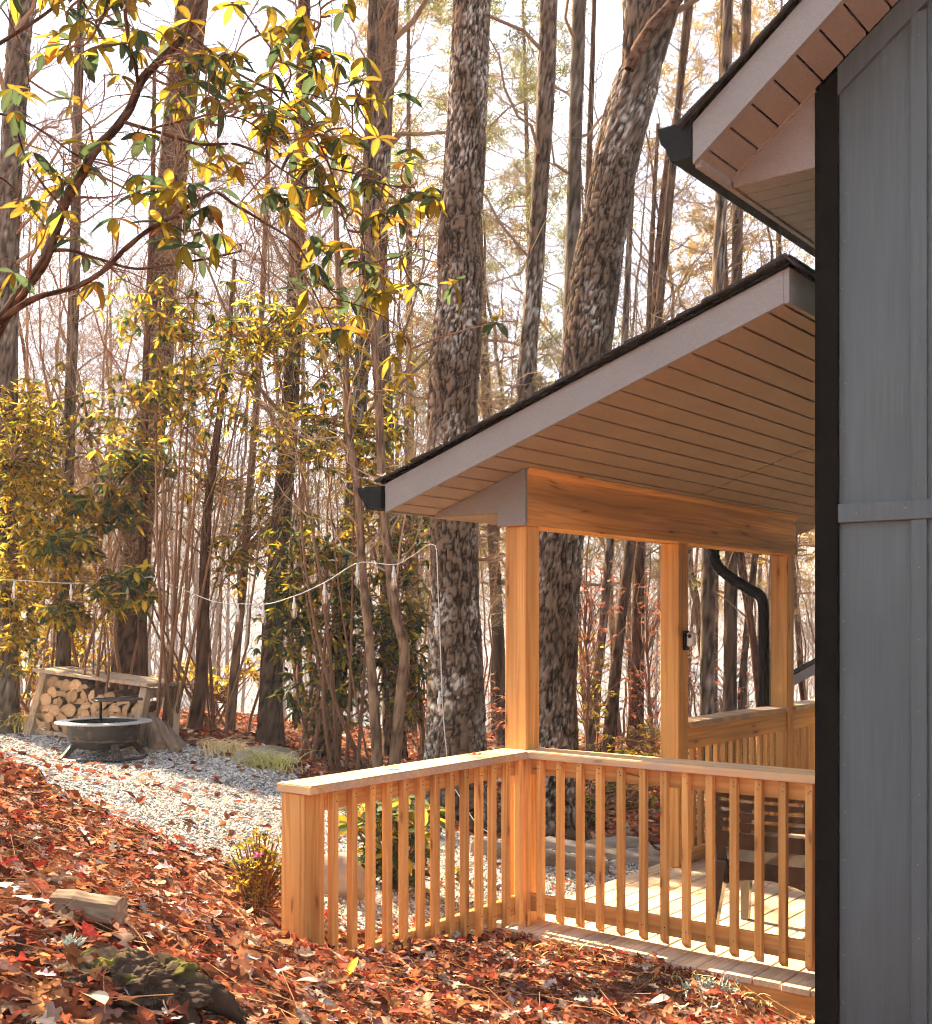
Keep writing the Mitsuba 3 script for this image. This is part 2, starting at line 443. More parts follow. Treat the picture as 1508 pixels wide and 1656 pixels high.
part(porch, 'eave_return', extrude_uv([(EV + 0.03, 2.305), (-0.095, 2.305), (-0.095, soff(-0.095) - 0.003), (EV + 0.03, soff(EV + 0.03) - 0.003)], -0.10, -0.08), 'fascia_paint')
eave = part(porch, 'eave_soffit', box_uv(-0.08, RU1, EV + 0.002, -0.32, 2.298, 2.312, 0.002), 'soffit_paint')
part(porch, 'eave_soffit', box_uv(-0.08, RU1, -0.316, -0.089, 2.298, 2.312, 0.002), 'soffit_paint')
# ceiling boards, two lengths with a channel between them
sof = part(porch, 'soffit', extrude_uv([(EV, soff(EV) + 0.022), (HV, soff(HV) + 0.022), (HV, soff(HV) + 0.030), (EV, soff(EV) + 0.030)], RU0, RU1), 'black_paint')
PITCH = 0.1245
edges = [EV] + [v for v in np.arange(-0.476, HV, PITCH)] + [HV]
for k, (a, b) in enumerate(zip(edges[:-1], edges[1:])):
    a, b = a + 0.006, b - 0.006
    if b - a < 0.02: continue
    for s, (p, q) in enumerate(((RU0, SEAM - 0.008), (SEAM + 0.008, RU1))):
        part(sof, 'panel', extrude_uv([(a, soff(a) + rng.normal(0, 0.0006)), (b, soff(b)), (b, soff(b) + 0.012), (a, soff(a) + 0.012)], p, q), 'soffit_paint')
part(porch, 'rake_fascia', extrude_uv([(EV - 0.01, soff(EV) - 0.008), (HV + 0.012, soff(HV) - 0.002), (HV + 0.012, soff(HV) + 0.152), (EV - 0.01, soff(EV) + 0.148)], RU0 - 0.024, RU0), 'fascia_paint')
part(porch, 'rake_fascia', extrude_uv([(EV - 0.01, soff(EV) - 0.008), (HV + 0.012, soff(HV) - 0.002), (HV + 0.012, soff(HV) + 0.152), (EV - 0.01, soff(EV) + 0.148)], RU1, RU1 + 0.024), 'fascia_paint')
part(porch, 'ridge_fascia', extrude_uv([(HV + 0.013, soff(HV) - 0.003), (HV + 0.036, soff(HV) - 0.003), (HV + 0.036, soff(HV) + 0.156), (HV + 0.013, soff(HV) + 0.156)], RU0 - 0.022, RU1 + 0.02), 'fascia_paint')
part(porch, 'eave_fascia', extrude_uv([(EV - 0.034, soff(EV) - 0.008), (EV - 0.011, soff(EV) - 0.008), (EV - 0.011, soff(EV) + 0.140), (EV - 0.034, soff(EV) + 0.134)], RU0, RU1), 'fascia_paint')
top = lambda V: soff(V) + 0.154
roof = part(porch, 'roof', extrude_uv([(EV - 0.035, top(EV) - 0.004), (HV + 0.045, top(HV)), (HV + 0.045, top(HV) + 0.016), (EV - 0.035, top(EV) + 0.010)], RU0 - 0.040, RU1 + 0.04), 'black_paint')
C = 0.132
for k in range(18):
    a = EV - 0.06 + k * C
    b = min(a + C * 1.55, HV + 0.055)
    over = rng.normal(0.0, 0.007, 2)
    part(roof, 'shingle_course', extrude_uv([(a, top(a) + 0.024 + rng.normal(0, 0.002)), (b, top(b) + 0.016), (b, top(b) + 0.022), (a, top(a) + 0.036 + rng.normal(0, 0.002))], RU0 - 0.060 + over[0], RU1 + 0.055 + over[1]), 'shingle')
part(roof, 'ridge_shingle', extrude_uv([(HV - 0.10, top(HV - 0.1) + 0.036), (HV + 0.03, top(HV + 0.03) + 0.042), (HV + 0.078, top(HV) - 0.004), (HV + 0.070, top(HV) - 0.008), (HV + 0.025, top(HV + 0.03) + 0.030), (HV - 0.10, top(HV - 0.1) + 0.026)], RU0 - 0.058, RU1 + 0.05), 'shingle')


def gutter_mesh(v1, z1, U0, U1, w=0.135, h=0.115):
    """A K-profile gutter hung with its back at v1 and its rim at z1."""
    o = [(v1, z1), (v1, z1 - h), (v1 - w * 0.62, z1 - h), (v1 - w * 0.78, z1 - h * 0.62), (v1 - w * 0.92, z1 - h * 0.45), (v1 - w, z1 - h * 0.16), (v1 - w, z1), (v1 - w + 0.018, z1), (v1 - w + 0.018, z1 - 0.012)]
    i = [(v1 - w * 0.9, z1 - h * 0.40), (v1 - w * 0.75, z1 - h * 0.56), (v1 - w * 0.60, z1 - h + 0.006), (v1 - 0.005, z1 - h + 0.006), (v1 - 0.005, z1)]
    trough = extrude_uv(o + i, U0, U1)
    return trough, extrude_uv(o[:8], U0 - 0.002, U0)


g, cap = gutter_mesh(EV - 0.036, 2.452, RU0 - 0.03, RU1, 0.175, 0.125)
gut = part(porch, 'gutter', g, 'black_metal')
part(gut, 'end_cap', cap, 'black_metal')
ds = [(3.86, -0.68, 2.33), (3.86, -0.68, 2.27), (3.85, -0.66, 2.20), (3.83, -0.60, 2.13), (3.68, -0.27, 1.95), (3.645, -0.17, 1.90), (3.63, -0.135, 1.82), (3.63, -0.13, 1.72), (3.63, -0.13, 0.0)]
dp = spline([L(*p) for p in ds], 60)
rib = np.where((np.arange(60) < 26) & (np.arange(60) % 2 == 0), 1.07, 1.0)
part(porch, 'downspout', tube(dp, 0.044 * rib, 10), 'black_metal', smooth=40, label='bent black downspout behind the far post')
# deck
deck = part(porch, 'deck_frame', join([box_uv(-0.165, -0.125, -0.09, 1.87, -0.36, DK - 0.034), box_uv(-0.12, 6.2, -0.095, -0.057, -0.25, DK - 0.034), box_uv(-0.12, 6.2, 0.85, 0.89, -0.25, DK - 0.034), box_uv(-0.12, 6.2, 1.83, 1.87, -0.25, DK - 0.034)]), 'wood_v')
part(deck, 'skirt_board', box_uv(-0.178, -0.166, -0.092, 1.872, -0.20, DK - 0.038), 'wood_v')
for k in range(14):
    a = -0.105 + k * 0.1415
    cut = 2.4 + (k % 3) * 0.9 + rng.normal(0, 0.05)
    for p, q in ((-0.205 + rng.normal(0, 0.003), cut), (cut + 0.004, 6.2)):
        part(deck, 'deck_board', box_uv(p, q, a, a + 0.1355, DK - 0.034, DK + rng.normal(0, 0.0008), 0.004), 'wood_deck')
# ------------------------------------------------------------------ railings
CAPZ, CAPB = 0.992, 0.954


def cap_rail(holder, poly, mat):
    pr = trimesh.creation.extrude_polygon(shapely.Polygon(poly), 1.0, engine='earcut')
    q = np.array(pr.vertices)
    inset = shapely.Polygon(poly).buffer(-0.004, join_style='mitre')
    pr2 = trimesh.creation.extrude_polygon(inset, 1.0, engine='earcut')
    q2 = np.array(pr2.vertices)
    a = L(q[:, 0], q[:, 1], CAPB + q[:, 2] * (CAPZ - 0.005 - CAPB)), np.array(pr.faces)
    b = L(q2[:, 0], q2[:, 1], CAPZ - 0.006 + q2[:, 2] * 0.006), np.array(pr2.faces)
    part(holder, 'cap_rail', join([a, b]), mat)


lr = thing('porch_railing', 'left pine railing that ends in a free-standing square post among the fallen leaves', 'railing')
cap_rail(lr, [(-1.785, -0.078), (-0.073, -0.078), (-0.073, 0.072), (-0.13, 0.13), (-1.785, 0.13)], 'wood_cap')
part(lr, 'end_post', box_uv(-1.77, -1.63, -0.07, 0.07, -0.1, CAPB - 0.001, 0.007), 'wood_z')
part(lr, 'top_rail', box_uv(-1.628, -0.072, 0.030, 0.068, 0.862, CAPB - 0.001), 'wood_u')
part(lr, 'bottom_rail', box_uv(-1.628, -0.072, 0.030, 0.068, 0.105, 0.200), 'wood_u')


def baluster(c, w, axis):
    """A square baluster with a slanted foot, on the rails' outer face."""
    h = w / 2
    z0 = 0.070 + rng.normal(0, 0.004)
    prof = [(-h, z0 + 0.035), (h, z0), (h, CAPB - 0.004), (-h, CAPB - 0.004)]
    return prof


def add_baluster(holder, U, V, face, z0=0.07, mat='wood_z'):
    """face: the direction, (dU, dV), in which the foot's slant looks."""
    v, f = bevel_box([0.0185, 0.0185, (CAPB - 0.004 - z0) / 2], 0.003)
    v = v + [0, 0, (CAPB - 0.004 + z0) / 2]
    low = v[:, 2] < z0 + 0.05
    v[low, 2] += 0.03 * (1 - (v[low, 0] * face[0] + v[low, 1] * face[1]) / 0.0185) * 0.5 * -1 + 0.015
    lean = rng.normal(0, 0.0025, 2)
    part(holder, 'baluster', (L(v[:, 0] + U + lean[0] * (v[:, 2] - 0.5), v[:, 1] + V + lean[1] * (v[:, 2] - 0.5) * 0.2, v[:, 2]), f[:, ::-1]), mat)


for k in range(12):
    add_baluster(lr, -1.596 + k * 0.1195 + rng.normal(0, 0.003), 0.0875, (0, 1))
part(lr, 'nailer', box_uv(-0.175, -0.137, 0.069, 0.107, 0.06, CAPB - 0.002), 'wood_z')
rr = thing('porch_railing', 'front pine railing of square balusters running from the corner post to the grey wall', 'railing')
cap_rail(rr, [(0.08, 0.073), (0.08, 1.86), (-0.13, 1.86), (-0.13, 0.131), (-0.0725, 0.0735)], 'wood_cap')
part(rr, 'top_rail', box_uv(-0.068, -0.030, 0.072, 1.865, 0.862, CAPB - 0.001), 'wood_v')
part(rr, 'bottom_rail', box_uv(-0.068, -0.030, 0.072, 1.865, 0.112, 0.204), 'wood_v')
for k in range(14):
    add_baluster(rr, -0.0875, 0.183 + k * 0.1253 + rng.normal(0, 0.003), (-1, 0), 0.085)
part(rr, 'nailer', box_uv(-0.108, -0.069, 0.073, 0.111, DK + 0.002, CAPB - 0.002), 'wood_z')
for h, U, V, d, n, st, axis in ((lr, -1.596, 0.1062, (0, 1), 12, 0.1195, 'U'), (rr, -0.1062, 0.183, (-1, 0), 14, 0.1253, 'V')):
    pts = []
    for k in range(n):
        for z in (0.905, 0.925, 0.155):
            j = rng.normal(0, 0.004)
            pts.append(L(U + (k * st + j if axis == 'U' else 0), V + (k * st + j if axis == 'V' else 0), z + rng.normal(0, 0.005)))
    m = join([(trimesh.creation.icosphere(subdivisions=1, radius=0.0030).vertices * 1.0 + p, np.array(trimesh.creation.icosphere(subdivisions=1).faces)) for p in pts])
    part(h, 'screws', m, 'black_metal', kind='stuff')
fr = thing('porch_railing', 'far pine railing between the middle post and the back post, seen from inside the porch', 'railing')
fr2 = thing('porch_railing', 'short stretch of far railing beyond the back post, beside the black corner board', 'railing')
for h, a, b in ((fr, 1.89, 3.621), (fr2, 3.765, 6.1)):
    v, f = box_uv(a, b, -0.11, 0.085, CAPB + 0.012, CAPZ + 0.014, 0.005)
    part(h, 'cap_rail', (v, f), 'wood_cap')
    part(h, 'top_rail', box_uv(a, b, 0.020, 0.058, 0.815, CAPB + 0.011), 'wood_u')
    part(h, 'bottom_rail', box_uv(a, b, 0.020, 0.058, DK + 0.002, 0.125), 'wood_u')
    n = int((b - a) / 0.128)
    for k in range(n):
        add_baluster(h, a + 0.07 + k * 0.128, 0.0, (0, -1), 0.06)
part(fr2, 'post', box_uv(6.1, 6.2, -0.05, 0.05, DK, CAPB), 'wood_z')
# small camera on the middle post
sc_ = thing('security_camera', 'small black and white camera on the right side of the middle porch post', 'camera')
part(sc_, 'bracket', box_uv(1.80, 1.875, 0.0715, 0.088, 1.50, 1.63, 0.004), 'black_metal')
part(sc_, 'body', box_uv(1.815, 1.870, 0.090, 0.140, 1.525, 1.620, 0.012), 'white_plastic')
part(sc_, 'lens', lathe([(0, 0), (0.012, 0), (0.012, 0.006), (0, 0.006)], (0, 0, 0), 14) if False else (lambda m: (L(1.8145 - m[0][:, 2], 0.115 + m[0][:, 0], 1.595 + m[0][:, 1]), m[1]))(lathe([(0.0001, 0), (0.014, 0), (0.013, 0.005), (0.0001, 0.006)], (0, 0, 0), 14)), 'black_metal')
# ------------------------------------------------------------------ the house
house = thing('house', 'grey house with board and batten siding, black corner board and steep black roof', 'house')
KU, KV = -0.50, 1.874
HS, HE, HEV, HRU = 0.76, 3.655, 1.47, -0.82
hs = lambda V: HE + HS * (V - HEV)
RIDGE, FARV = 4.9, 8.33
HEND = 11.0
core = extrude_uv([(KV + 0.02, -0.8), (FARV - 0.4, -0.8), (FARV - 0.4, hs(KV + 0.02)), (RIDGE, hs(RIDGE)), (KV + 0.02, hs(KV + 0.02))], KU + 0.012, HEND)
wall = part(house, 'wall', core, 'siding_paint')
b0 = KV + 0.095
bats = [b0 + 0.297 + 0.4 * k for k in range(14)]
BAND = (2.115, 2.195)
part(house, 'corner_board', extrude_uv([(KV, -0.8), (KV + 0.096, -0.8), (KV + 0.096, hs(KV + 0.096) - 0.02), (KV, hs(KV) - 0.02)], KU - 0.024, KU + 0.03), 'black_paint', label='black corner board running the full height of the wall')
part(house, 'corner_board', box_uv(KU + 0.031, KU + 0.12, KV - 0.012, KV + 0.019, -0.8, 3.63, 0.002), 'black_paint')
left = b0 + 0.0015
for k, bv in enumerate(bats[:9]):
    hi = hs(left) - 0.10
    hi2 = hs(bv) - 0.10
    if bv > RIDGE: hi = hi2 = hs(2 * RIDGE - bv) - 0.10
    part(wall, 'panel', box_uv(KU, KU + 0.013, left, bv + 0.001, -0.8, BAND[0], 0.001), 'siding_paint')
    part(wall, 'panel', extrude_uv([(left, BAND[1]), (bv + 0.001, BAND[1]), (bv + 0.001, hi2), (left, hi)], KU, KU + 0.013), 'siding_paint')
    part(wall, 'batten', box_uv(KU - 0.018, KU + 0.002, bv + 0.002, bv + 0.064, -0.8, BAND[0] + 0.0005, 0.003), 'siding_paint')
    part(wall, 'batten', extrude_uv([(bv + 0.002, BAND[1]), (bv + 0.064, BAND[1]), (bv + 0.064, hi2), (bv + 0.002, hi2)], KU - 0.0175, KU + 0.002), 'siding_paint')
    left = bv + 0.065
nails = [L(KU - 0.0185, bv + 0.033 + rng.normal(0, 0.004), z + rng.normal(0, 0.01)) for bv in bats[:3] for z in np.arange(-0.2, 4.6, 0.305) if not BAND[0] - 0.02 < z < BAND[1] + 0.02 and z < hs(bv) - 0.15]
nails += [L(KU - 0.0225, v_, (BAND[0] + BAND[1]) / 2 + rng.normal(0, 0.015)) for v_ in np.arange(b0 + 0.08, 4.0, 0.2)] + [L(KU - 0.0005, b0 + 0.02 + rng.normal(0, 0.003), z) for z in np.arange(-0.1, 3.7, 0.2)]
_n = trimesh.creation.icosphere(subdivisions=1, radius=0.0034)
part(wall, 'nail_heads', join([(np.array(_n.vertices) + p, np.array(_n.faces)) for p in nails]), 'fascia_paint', kind='stuff')
part(wall, 'band_board', box_uv(KU - 0.022, KU + 0.004, b0 + 0.001, 6.2, BAND[0], BAND[1], 0.003), 'siding_paint')
part(wall, 'frieze_board', extrude_uv([(b0 + 0.001, hs(b0) - 0.118), (RIDGE, hs(RIDGE) - 0.118), (RIDGE, hs(RIDGE) - 0.004), (b0 + 0.001, hs(b0) - 0.004)], KU - 0.021, KU + 0.004), 'siding_paint')
hsof = part(house, 'soffit', extrude_uv([(HEV, hs(HEV) + 0.020), (RIDGE, hs(RIDGE) + 0.020), (RIDGE, hs(RIDGE) + 0.03), (HEV, hs(HEV) + 0.03)], HRU, KU + 0.2), 'black_paint')
ed = [HEV] + list(np.arange(1.521, RIDGE, 0.0958))
for a, b in zip(ed[:-1], ed[1:]):
    a, b = a + 0.0055, b - 0.0055
    part(hsof, 'panel', extrude_uv([(a, hs(a)), (b, hs(b)), (b, hs(b) + 0.012), (a, hs(a) + 0.012)], HRU, KU - 0.0245), 'soffit_beige')
part(hsof, 'trim', extrude_uv([(HEV + 0.02, hs(HEV + 0.02) - 0.012), (KV, hs(KV) - 0.012), (KV, hs(KV) - 0.001), (HEV + 0.02, hs(HEV + 0.02) - 0.001)], KU - 0.03, KU - 0.0005), 'soffit_beige')
part(house, 'eave_return', extrude_uv([(HEV + 0.026, 3.634), (KV - 0.001, 3.634), (KV - 0.001, hs(KV) - 0.004), (HEV + 0.026, hs(HEV + 0.026) - 0.004)], KU - 0.015, KU + 0.005), 'soffit_beige')
es = part(house, 'eave_soffit', box_uv(KU, HEND, HEV, KV, 3.655, 3.662, 0.001), 'black_paint')
for k in range(60):
    a = KU + 0.006 + k * 0.1245
    part(es, 'panel', box_uv(a, a + 0.118, HEV + 0.024, KV - 0.001, 3.640, 3.652, 0.002), 'soffit_beige')
part(house, 'rake_fascia', extrude_uv([(HEV - 0.005, hs(HEV) - 0.012), (RIDGE, hs(RIDGE) - 0.004), (RIDGE, hs(RIDGE) + 0.185), (HEV - 0.005, hs(HEV) + 0.160)], HRU - 0.025, HRU), 'fascia_paint')
part(house, 'rake_fascia', extrude_uv([(2 * RIDGE - v, z) for v, z in [(HEV - 0.005, hs(HEV) - 0.012), (RIDGE - 0.001, hs(RIDGE) - 0.004), (RIDGE - 0.001, hs(RIDGE) + 0.185), (HEV - 0.005, hs(HEV) + 0.160)]][::-1], HRU - 0.025, HRU), 'fascia_paint')
part(house, 'eave_fascia', box_uv(HRU, HEND, HEV - 0.006, HEV + 0.019, 3.632, 3.80, 0.002), 'soffit_beige')
ht = lambda V: hs(V) + 0.180
hroof = part(house, 'roof', extrude_uv([(HEV - 0.03, ht(HEV) - 0.03), (RIDGE, ht(RIDGE)), (2 * RIDGE - HEV + 0.03, ht(HEV) - 0.03), (2 * RIDGE - HEV + 0.03, ht(HEV) - 0.012), (RIDGE, ht(RIDGE) + 0.018), (HEV - 0.03, ht(HEV) - 0.012)], HRU - 0.04, HEND), 'black_paint')
for k in range(31):
    a = HEV - 0.055 + k * 0.112
    b = min(a + 0.112 * 1.6, RIDGE)
    part(hroof, 'shingle_course', extrude_uv([(a, ht(a) + 0.006 + rng.normal(0, 0.002)), (b, ht(b) + 0.003), (b, ht(b) + 0.009), (a, ht(a) + 0.022 + rng.normal(0, 0.002))], HRU - 0.062 + rng.normal(0, 0.006), HEND), 'shingle')
g, cap = gutter_mesh(HEV - 0.008, 3.828, HRU - 0.03, HEND, 0.158, 0.155)
hg = part(house, 'gutter', g, 'black_metal')
part(hg, 'end_cap', cap, 'black_metal')
# ------------------------------------------------------------------ chairs on the deck


def arc_panel(w, z0, z1, bow, thick, y0, lean, n=10, inset=0.0):
    """A slat bowed backwards: x across, y depth (the sitter looks to +y)."""
    x = np.linspace(-w / 2 + inset, w / 2 - inset, n)
    y = y0 - bow * (1 - (2 * x / w) ** 2)
    rows = []
    for z in (z0, z1):
        yy = y - lean * (z - 0.4)
        rows += [np.stack([x, yy, x * 0 + z], -1), np.stack([x, yy + thick, x * 0 + z], -1)]
    v = np.vstack(rows)
    f = []
    for k in range(n - 1):
        a, b, c, d = k, n + k, 2 * n + k, 3 * n + k
        f += [[a, a + 1, c + 1, c], [b, d, d + 1, b + 1], [a, b, b + 1, a + 1], [c, c + 1, d + 1, d]]
    f += [[0, 2 * n, 3 * n, n], [n - 1, 2 * n - 1, 4 * n - 1, 3 * n - 1]]
    f = np.array(f)
    return v, np.vstack([f[:, [0, 1, 2]], f[:, [0, 2, 3]]])


def taper(p, q, a, b):
    """A square leg from p to q, half widths a then b (x, y)."""
    c = [(-1, -1), (1, -1), (1, 1), (-1, 1)]
    v = np.array([[p[0] + s * a[0], p[1] + t * a[1], p[2]] for s, t in c] + [[q[0] + s * b[0], q[1] + t * b[1], q[2]] for s, t in c])
    h = trimesh.convex.convex_hull(v)
    return np.array(h.vertices), np.array(h.faces)


def chair(label, U, V, turn, group=None):
    k = thing('plastic_chair', label, 'chair', group)
    c, s = math.cos(turn), math.sin(turn)

    def put_at(m):
        v = m[0]
        x, y = v[:, 0] * c - v[:, 1] * s, v[:, 0] * s + v[:, 1] * c
        return L(U + y, V + x, DK + v[:, 2]), m[1]
    w = 0.54
    back = part(k, 'backrest', put_at(join([arc_panel(w, 0.50, 0.585, 0.055, 0.018, -0.21, 0.22), arc_panel(w, 0.765, 0.80, 0.055, 0.022, -0.21, 0.22)] + [taper((sx * 0.235, -0.20 + 0.0, 0.40), (sx * 0.235, -0.295, 0.79), (0.022, 0.02), (0.016, 0.014)) for sx in (-1, 1)])), 'chair_plastic', smooth=35)
    for j in range(3):
        z = 0.607 + j * 0.053
        part(back, 'slat', put_at(arc_panel(w, z, z + 0.034, 0.055, 0.012, -0.205, 0.22, inset=0.03)), 'chair_plastic', smooth=35)
    x = np.linspace(-0.25, 0.25, 13); y = np.linspace(-0.19, 0.26, 9)
    X, Y = np.meshgrid(x, y, indexing='ij')
    Z = 0.425 - 0.022 * (1 - (X / 0.25) ** 2) + 0.02 * (Y + 0.19) - 0.03 * np.clip((Y - 0.2) / 0.06, 0, 1) ** 2
    i, j = np.meshgrid(np.arange(12), np.arange(8), indexing='ij'); a = i * 9 + j
    q = np.stack([a, a + 9, a + 10, a + 1], -1).reshape(-1, 4)
    tri_ = np.vstack([q[:, [0, 1, 2]], q[:, [0, 2, 3]]])
    vt = np.stack([X, Y, Z], -1).reshape(-1, 3)
    part(k, 'seat', put_at(join([(vt, tri_), (vt - [0, 0, 0.012], tri_[:, ::-1])])), 'chair_plastic', smooth=True)
    sk = arc_panel(w, 0.27, 0.425, 0.02, 0.012, -0.195, 0.0)
    sk[0][:, 2] = np.where(sk[0][:, 2] < 0.3, 0.27 + 0.07 * (1 - (2 * sk[0][:, 0] / w) ** 2), sk[0][:, 2])
    part(k, 'skirt', put_at(join([sk, taper((-0.25, 0.03, 0.33), (-0.25, 0.03, 0.42), (0.008, 0.2), (0.008, 0.22)), taper((0.25, 0.03, 0.33), (0.25, 0.03, 0.42), (0.008, 0.2), (0.008, 0.22))])), 'chair_plastic', smooth=35)
    for sx in (-1, 1):
        part(k, 'leg', put_at(taper((sx * 0.275, -0.27, 0), (sx * 0.235, -0.20, 0.42), (0.020, 0.024), (0.034, 0.038))), 'chair_plastic')
        part(k, 'leg', put_at(taper((sx * 0.265, 0.27, 0), (sx * 0.235, 0.22, 0.64), (0.020, 0.022), (0.034, 0.030))), 'chair_plastic')
        part(k, 'armrest', put_at(taper((sx * 0.265, 0.02, 0.635), (sx * 0.265, 0.02, 0.66), (0.03, 0.25), (0.03, 0.25))), 'chair_plastic')
    return k


chair('dark brown plastic chair standing just behind the front railing, back to the viewer', 0.54, 1.27, 0.10)
# ------------------------------------------------------------------ trees: trunks, limbs, twigs
DIRT = dict(
    oak=((0.0180, 0.0108, 0.0072), (0.1480, 0.1000, 0.0680), (0.4750, 0.4465, 0.3990)),
    grey=((0.0248, 0.0176, 0.0132), (0.1240, 0.0930, 0.0682), (0.2940, 0.2800, 0.2450)),
    brown=((0.0220, 0.0121, 0.0077), (0.1023, 0.0608, 0.0384), (0.1820, 0.1540, 0.1190)),
    red=((0.0330, 0.0154, 0.0088), (0.1240, 0.0589, 0.0341), (0.1820, 0.1330, 0.0980)),
    pale=((0.0840, 0.0490, 0.0294), (0.2400, 0.1500, 0.0938), (0.3360, 0.2720, 0.2080)))


def bark_mesh(P, R, sides, kind, rough=0.0, fx=20.0, fz=3.2, seed=0, lichen=0.5, flare=0.0):
    """A trunk with furrowed bark about the line P with radii R: mesh and colours."""
    N = len(P)
    t = np.gradient(P, axis=0); t /= np.linalg.norm(t, axis=1, keepdims=True)
    a = np.cross(t, [1.0, 0.13, 0]); a /= np.linalg.norm(a, axis=1, keepdims=True)
    b = np.cross(t, a)
    ang = np.arange(sides) * 2 * np.pi / sides
    ca, sa = np.cos(ang)[None, :, None], np.sin(ang)[None, :, None]
    d = ca * a[:, None] + sa * b[:, None]
    s = np.r_[0, np.cumsum(np.linalg.norm(np.diff(P, axis=0), axis=1))]
    R = np.asarray(R, float)[:, None] * np.ones(sides)
    if flare:
        R = R * (1 + flare * np.exp(-s / 0.35)[:, None] * (0.6 + 0.9 * meshkit.noise(np.stack([np.broadcast_to(np.cos(ang) * 2.2, (N, sides)), np.broadcast_to(np.sin(ang) * 2.2, (N, sides)), np.zeros((N, sides))], -1), seed)))
    rr = R.mean()
    q = np.stack([np.broadcast_to(np.cos(ang) * rr, (N, sides)), np.broadcast_to(np.sin(ang) * rr, (N, sides)), np.broadcast_to(s[:, None], (N, sides))], -1)
    w = q + 0.04 * (meshkit.fbm(q * [4, 4, 2.5], 2, seed + 5)[..., None] - 0.5)
    n = meshkit.fbm(w * [fx, fx, fz], 3, seed)
    n2 = meshkit.noise(w * [fx * 0.7, fx * 0.7, fz * 3.2] + 31.7, seed + 3)
    furrow = np.maximum(np.exp(-((n - 0.5) / 0.050) ** 2), 0.7 * np.exp(-((n2 - 0.5) / 0.05) ** 2))
    fleck = meshkit.noise(q * [fx * 3.5, fx * 3.5, fz * 3], seed + 13)
    ridge = np.clip(0.95 - 1.45 * furrow - 0.5 * (fleck - 0.5), -0.6, 1)
    big = meshkit.fbm(q * [2.5, 2.5, 1.4], 2, seed + 9) - 0.5
    rad = R * (1 + 0.16 * big) + rough * ridge
    v = P[:, None] + rad[..., None] * d
    dark, light, moss = (np.array(x) for x in DIRT[kind])
    k = smooth01(-0.35, 1.15, ridge)[..., None]
    col = dark * (1 - k) + light * k
    li = meshkit.fbm(q * [4, 4, 1.5], 3, seed + 21)
    spot = meshkit.fbm(q * [60, 60, 26], 2, seed + 30)
    m = smooth01(0.42, 0.66, li) * smooth01(0.50, 0.62, spot) * lichen * np.clip(ridge + 0.5, 0, 1)
    col = col * (1 - m[..., None]) + moss * m[..., None]
    col = col * (0.8 + 0.4 * meshkit.noise(q * [60, 60, 12], seed + 40))[..., None]
    i, j = np.meshgrid(np.arange(N - 1), np.arange(sides), indexing='ij')
    f = np.stack([i * sides + j, i * sides + (j + 1) % sides, (i + 1) * sides + (j + 1) % sides, (i + 1) * sides + j], -1).reshape(-1, 4)
    return (v.reshape(-1, 3), np.vstack([f[:, [0, 2, 1]], f[:, [0, 3, 2]]])), col.reshape(-1, 3)


def grow(P, R, k, lo, hi, length, angle, rf, N, up=0.0, bend=0.25, rmin=0.0022, wob=0.06):
    """k children of every line of P (M, N0, 3) with radii R: lines and radii. length: (low, high) in metres, shrinking towards the parent's tip."""
    M, N0 = P.shape[:2]
    m = np.repeat(np.arange(M), k)
    t = rng.uniform(lo, hi, len(m))
    x = t * (N0 - 1)
    i = np.minimum(x.astype(int), N0 - 2)
    w = (x - i)[:, None]
    start = P[m, i] * (1 - w) + P[m, i + 1] * w
    d = P[m, i + 1] - P[m, i]; d /= np.linalg.norm(d, axis=1, keepdims=True) + 1e-12
    r0 = (R[m, i] * (1 - w[:, 0]) + R[m, i + 1] * w[:, 0]) * rf * rng.uniform(0.6, 1.1, len(m))
    g = rng.normal(size=(len(m), 3)); g -= (g * d).sum(1, keepdims=True) * d; g /= np.linalg.norm(g, axis=1, keepdims=True) + 1e-12
    a = rng.normal(angle, 0.22, len(m))[:, None]
    e = d * np.cos(a) + g * np.sin(a) + np.array([0, 0, up])
    e /= np.linalg.norm(e, axis=1, keepdims=True)
    ln = rng.uniform(length[0], length[1], len(m)) * (1.15 - 0.7 * (t - lo) / max(hi - lo, 1e-6))
    s = np.linspace(0, 1, N)[None, :, None]
    c = rng.normal(size=(len(m), 1, 3)); c /= np.linalg.norm(c, axis=2, keepdims=True)
    Q = start[:, None] + e[:, None] * ln[:, None, None] * s + c * ln[:, None, None] * bend * s ** 2 + np.array([0, 0, up * 0.6]) * ln[:, None, None] * s ** 2
    Q[:, 1:] += rng.normal(size=(len(m), N - 1, 3)) * ln[:, None, None] * wob * 0.5
    rad = np.maximum(r0[:, None] * (1 - 0.78 * np.linspace(0, 1, N)), rmin)
    return Q, rad


def tint(mesh, color, vary=0.15):
    n = len(mesh[0])
    k = 1 + vary * (meshkit.noise(mesh[0] * 3.0, 4) - 0.5) * 2
    return np.asarray(color, float) * k[:, None] * np.ones((n, 1))


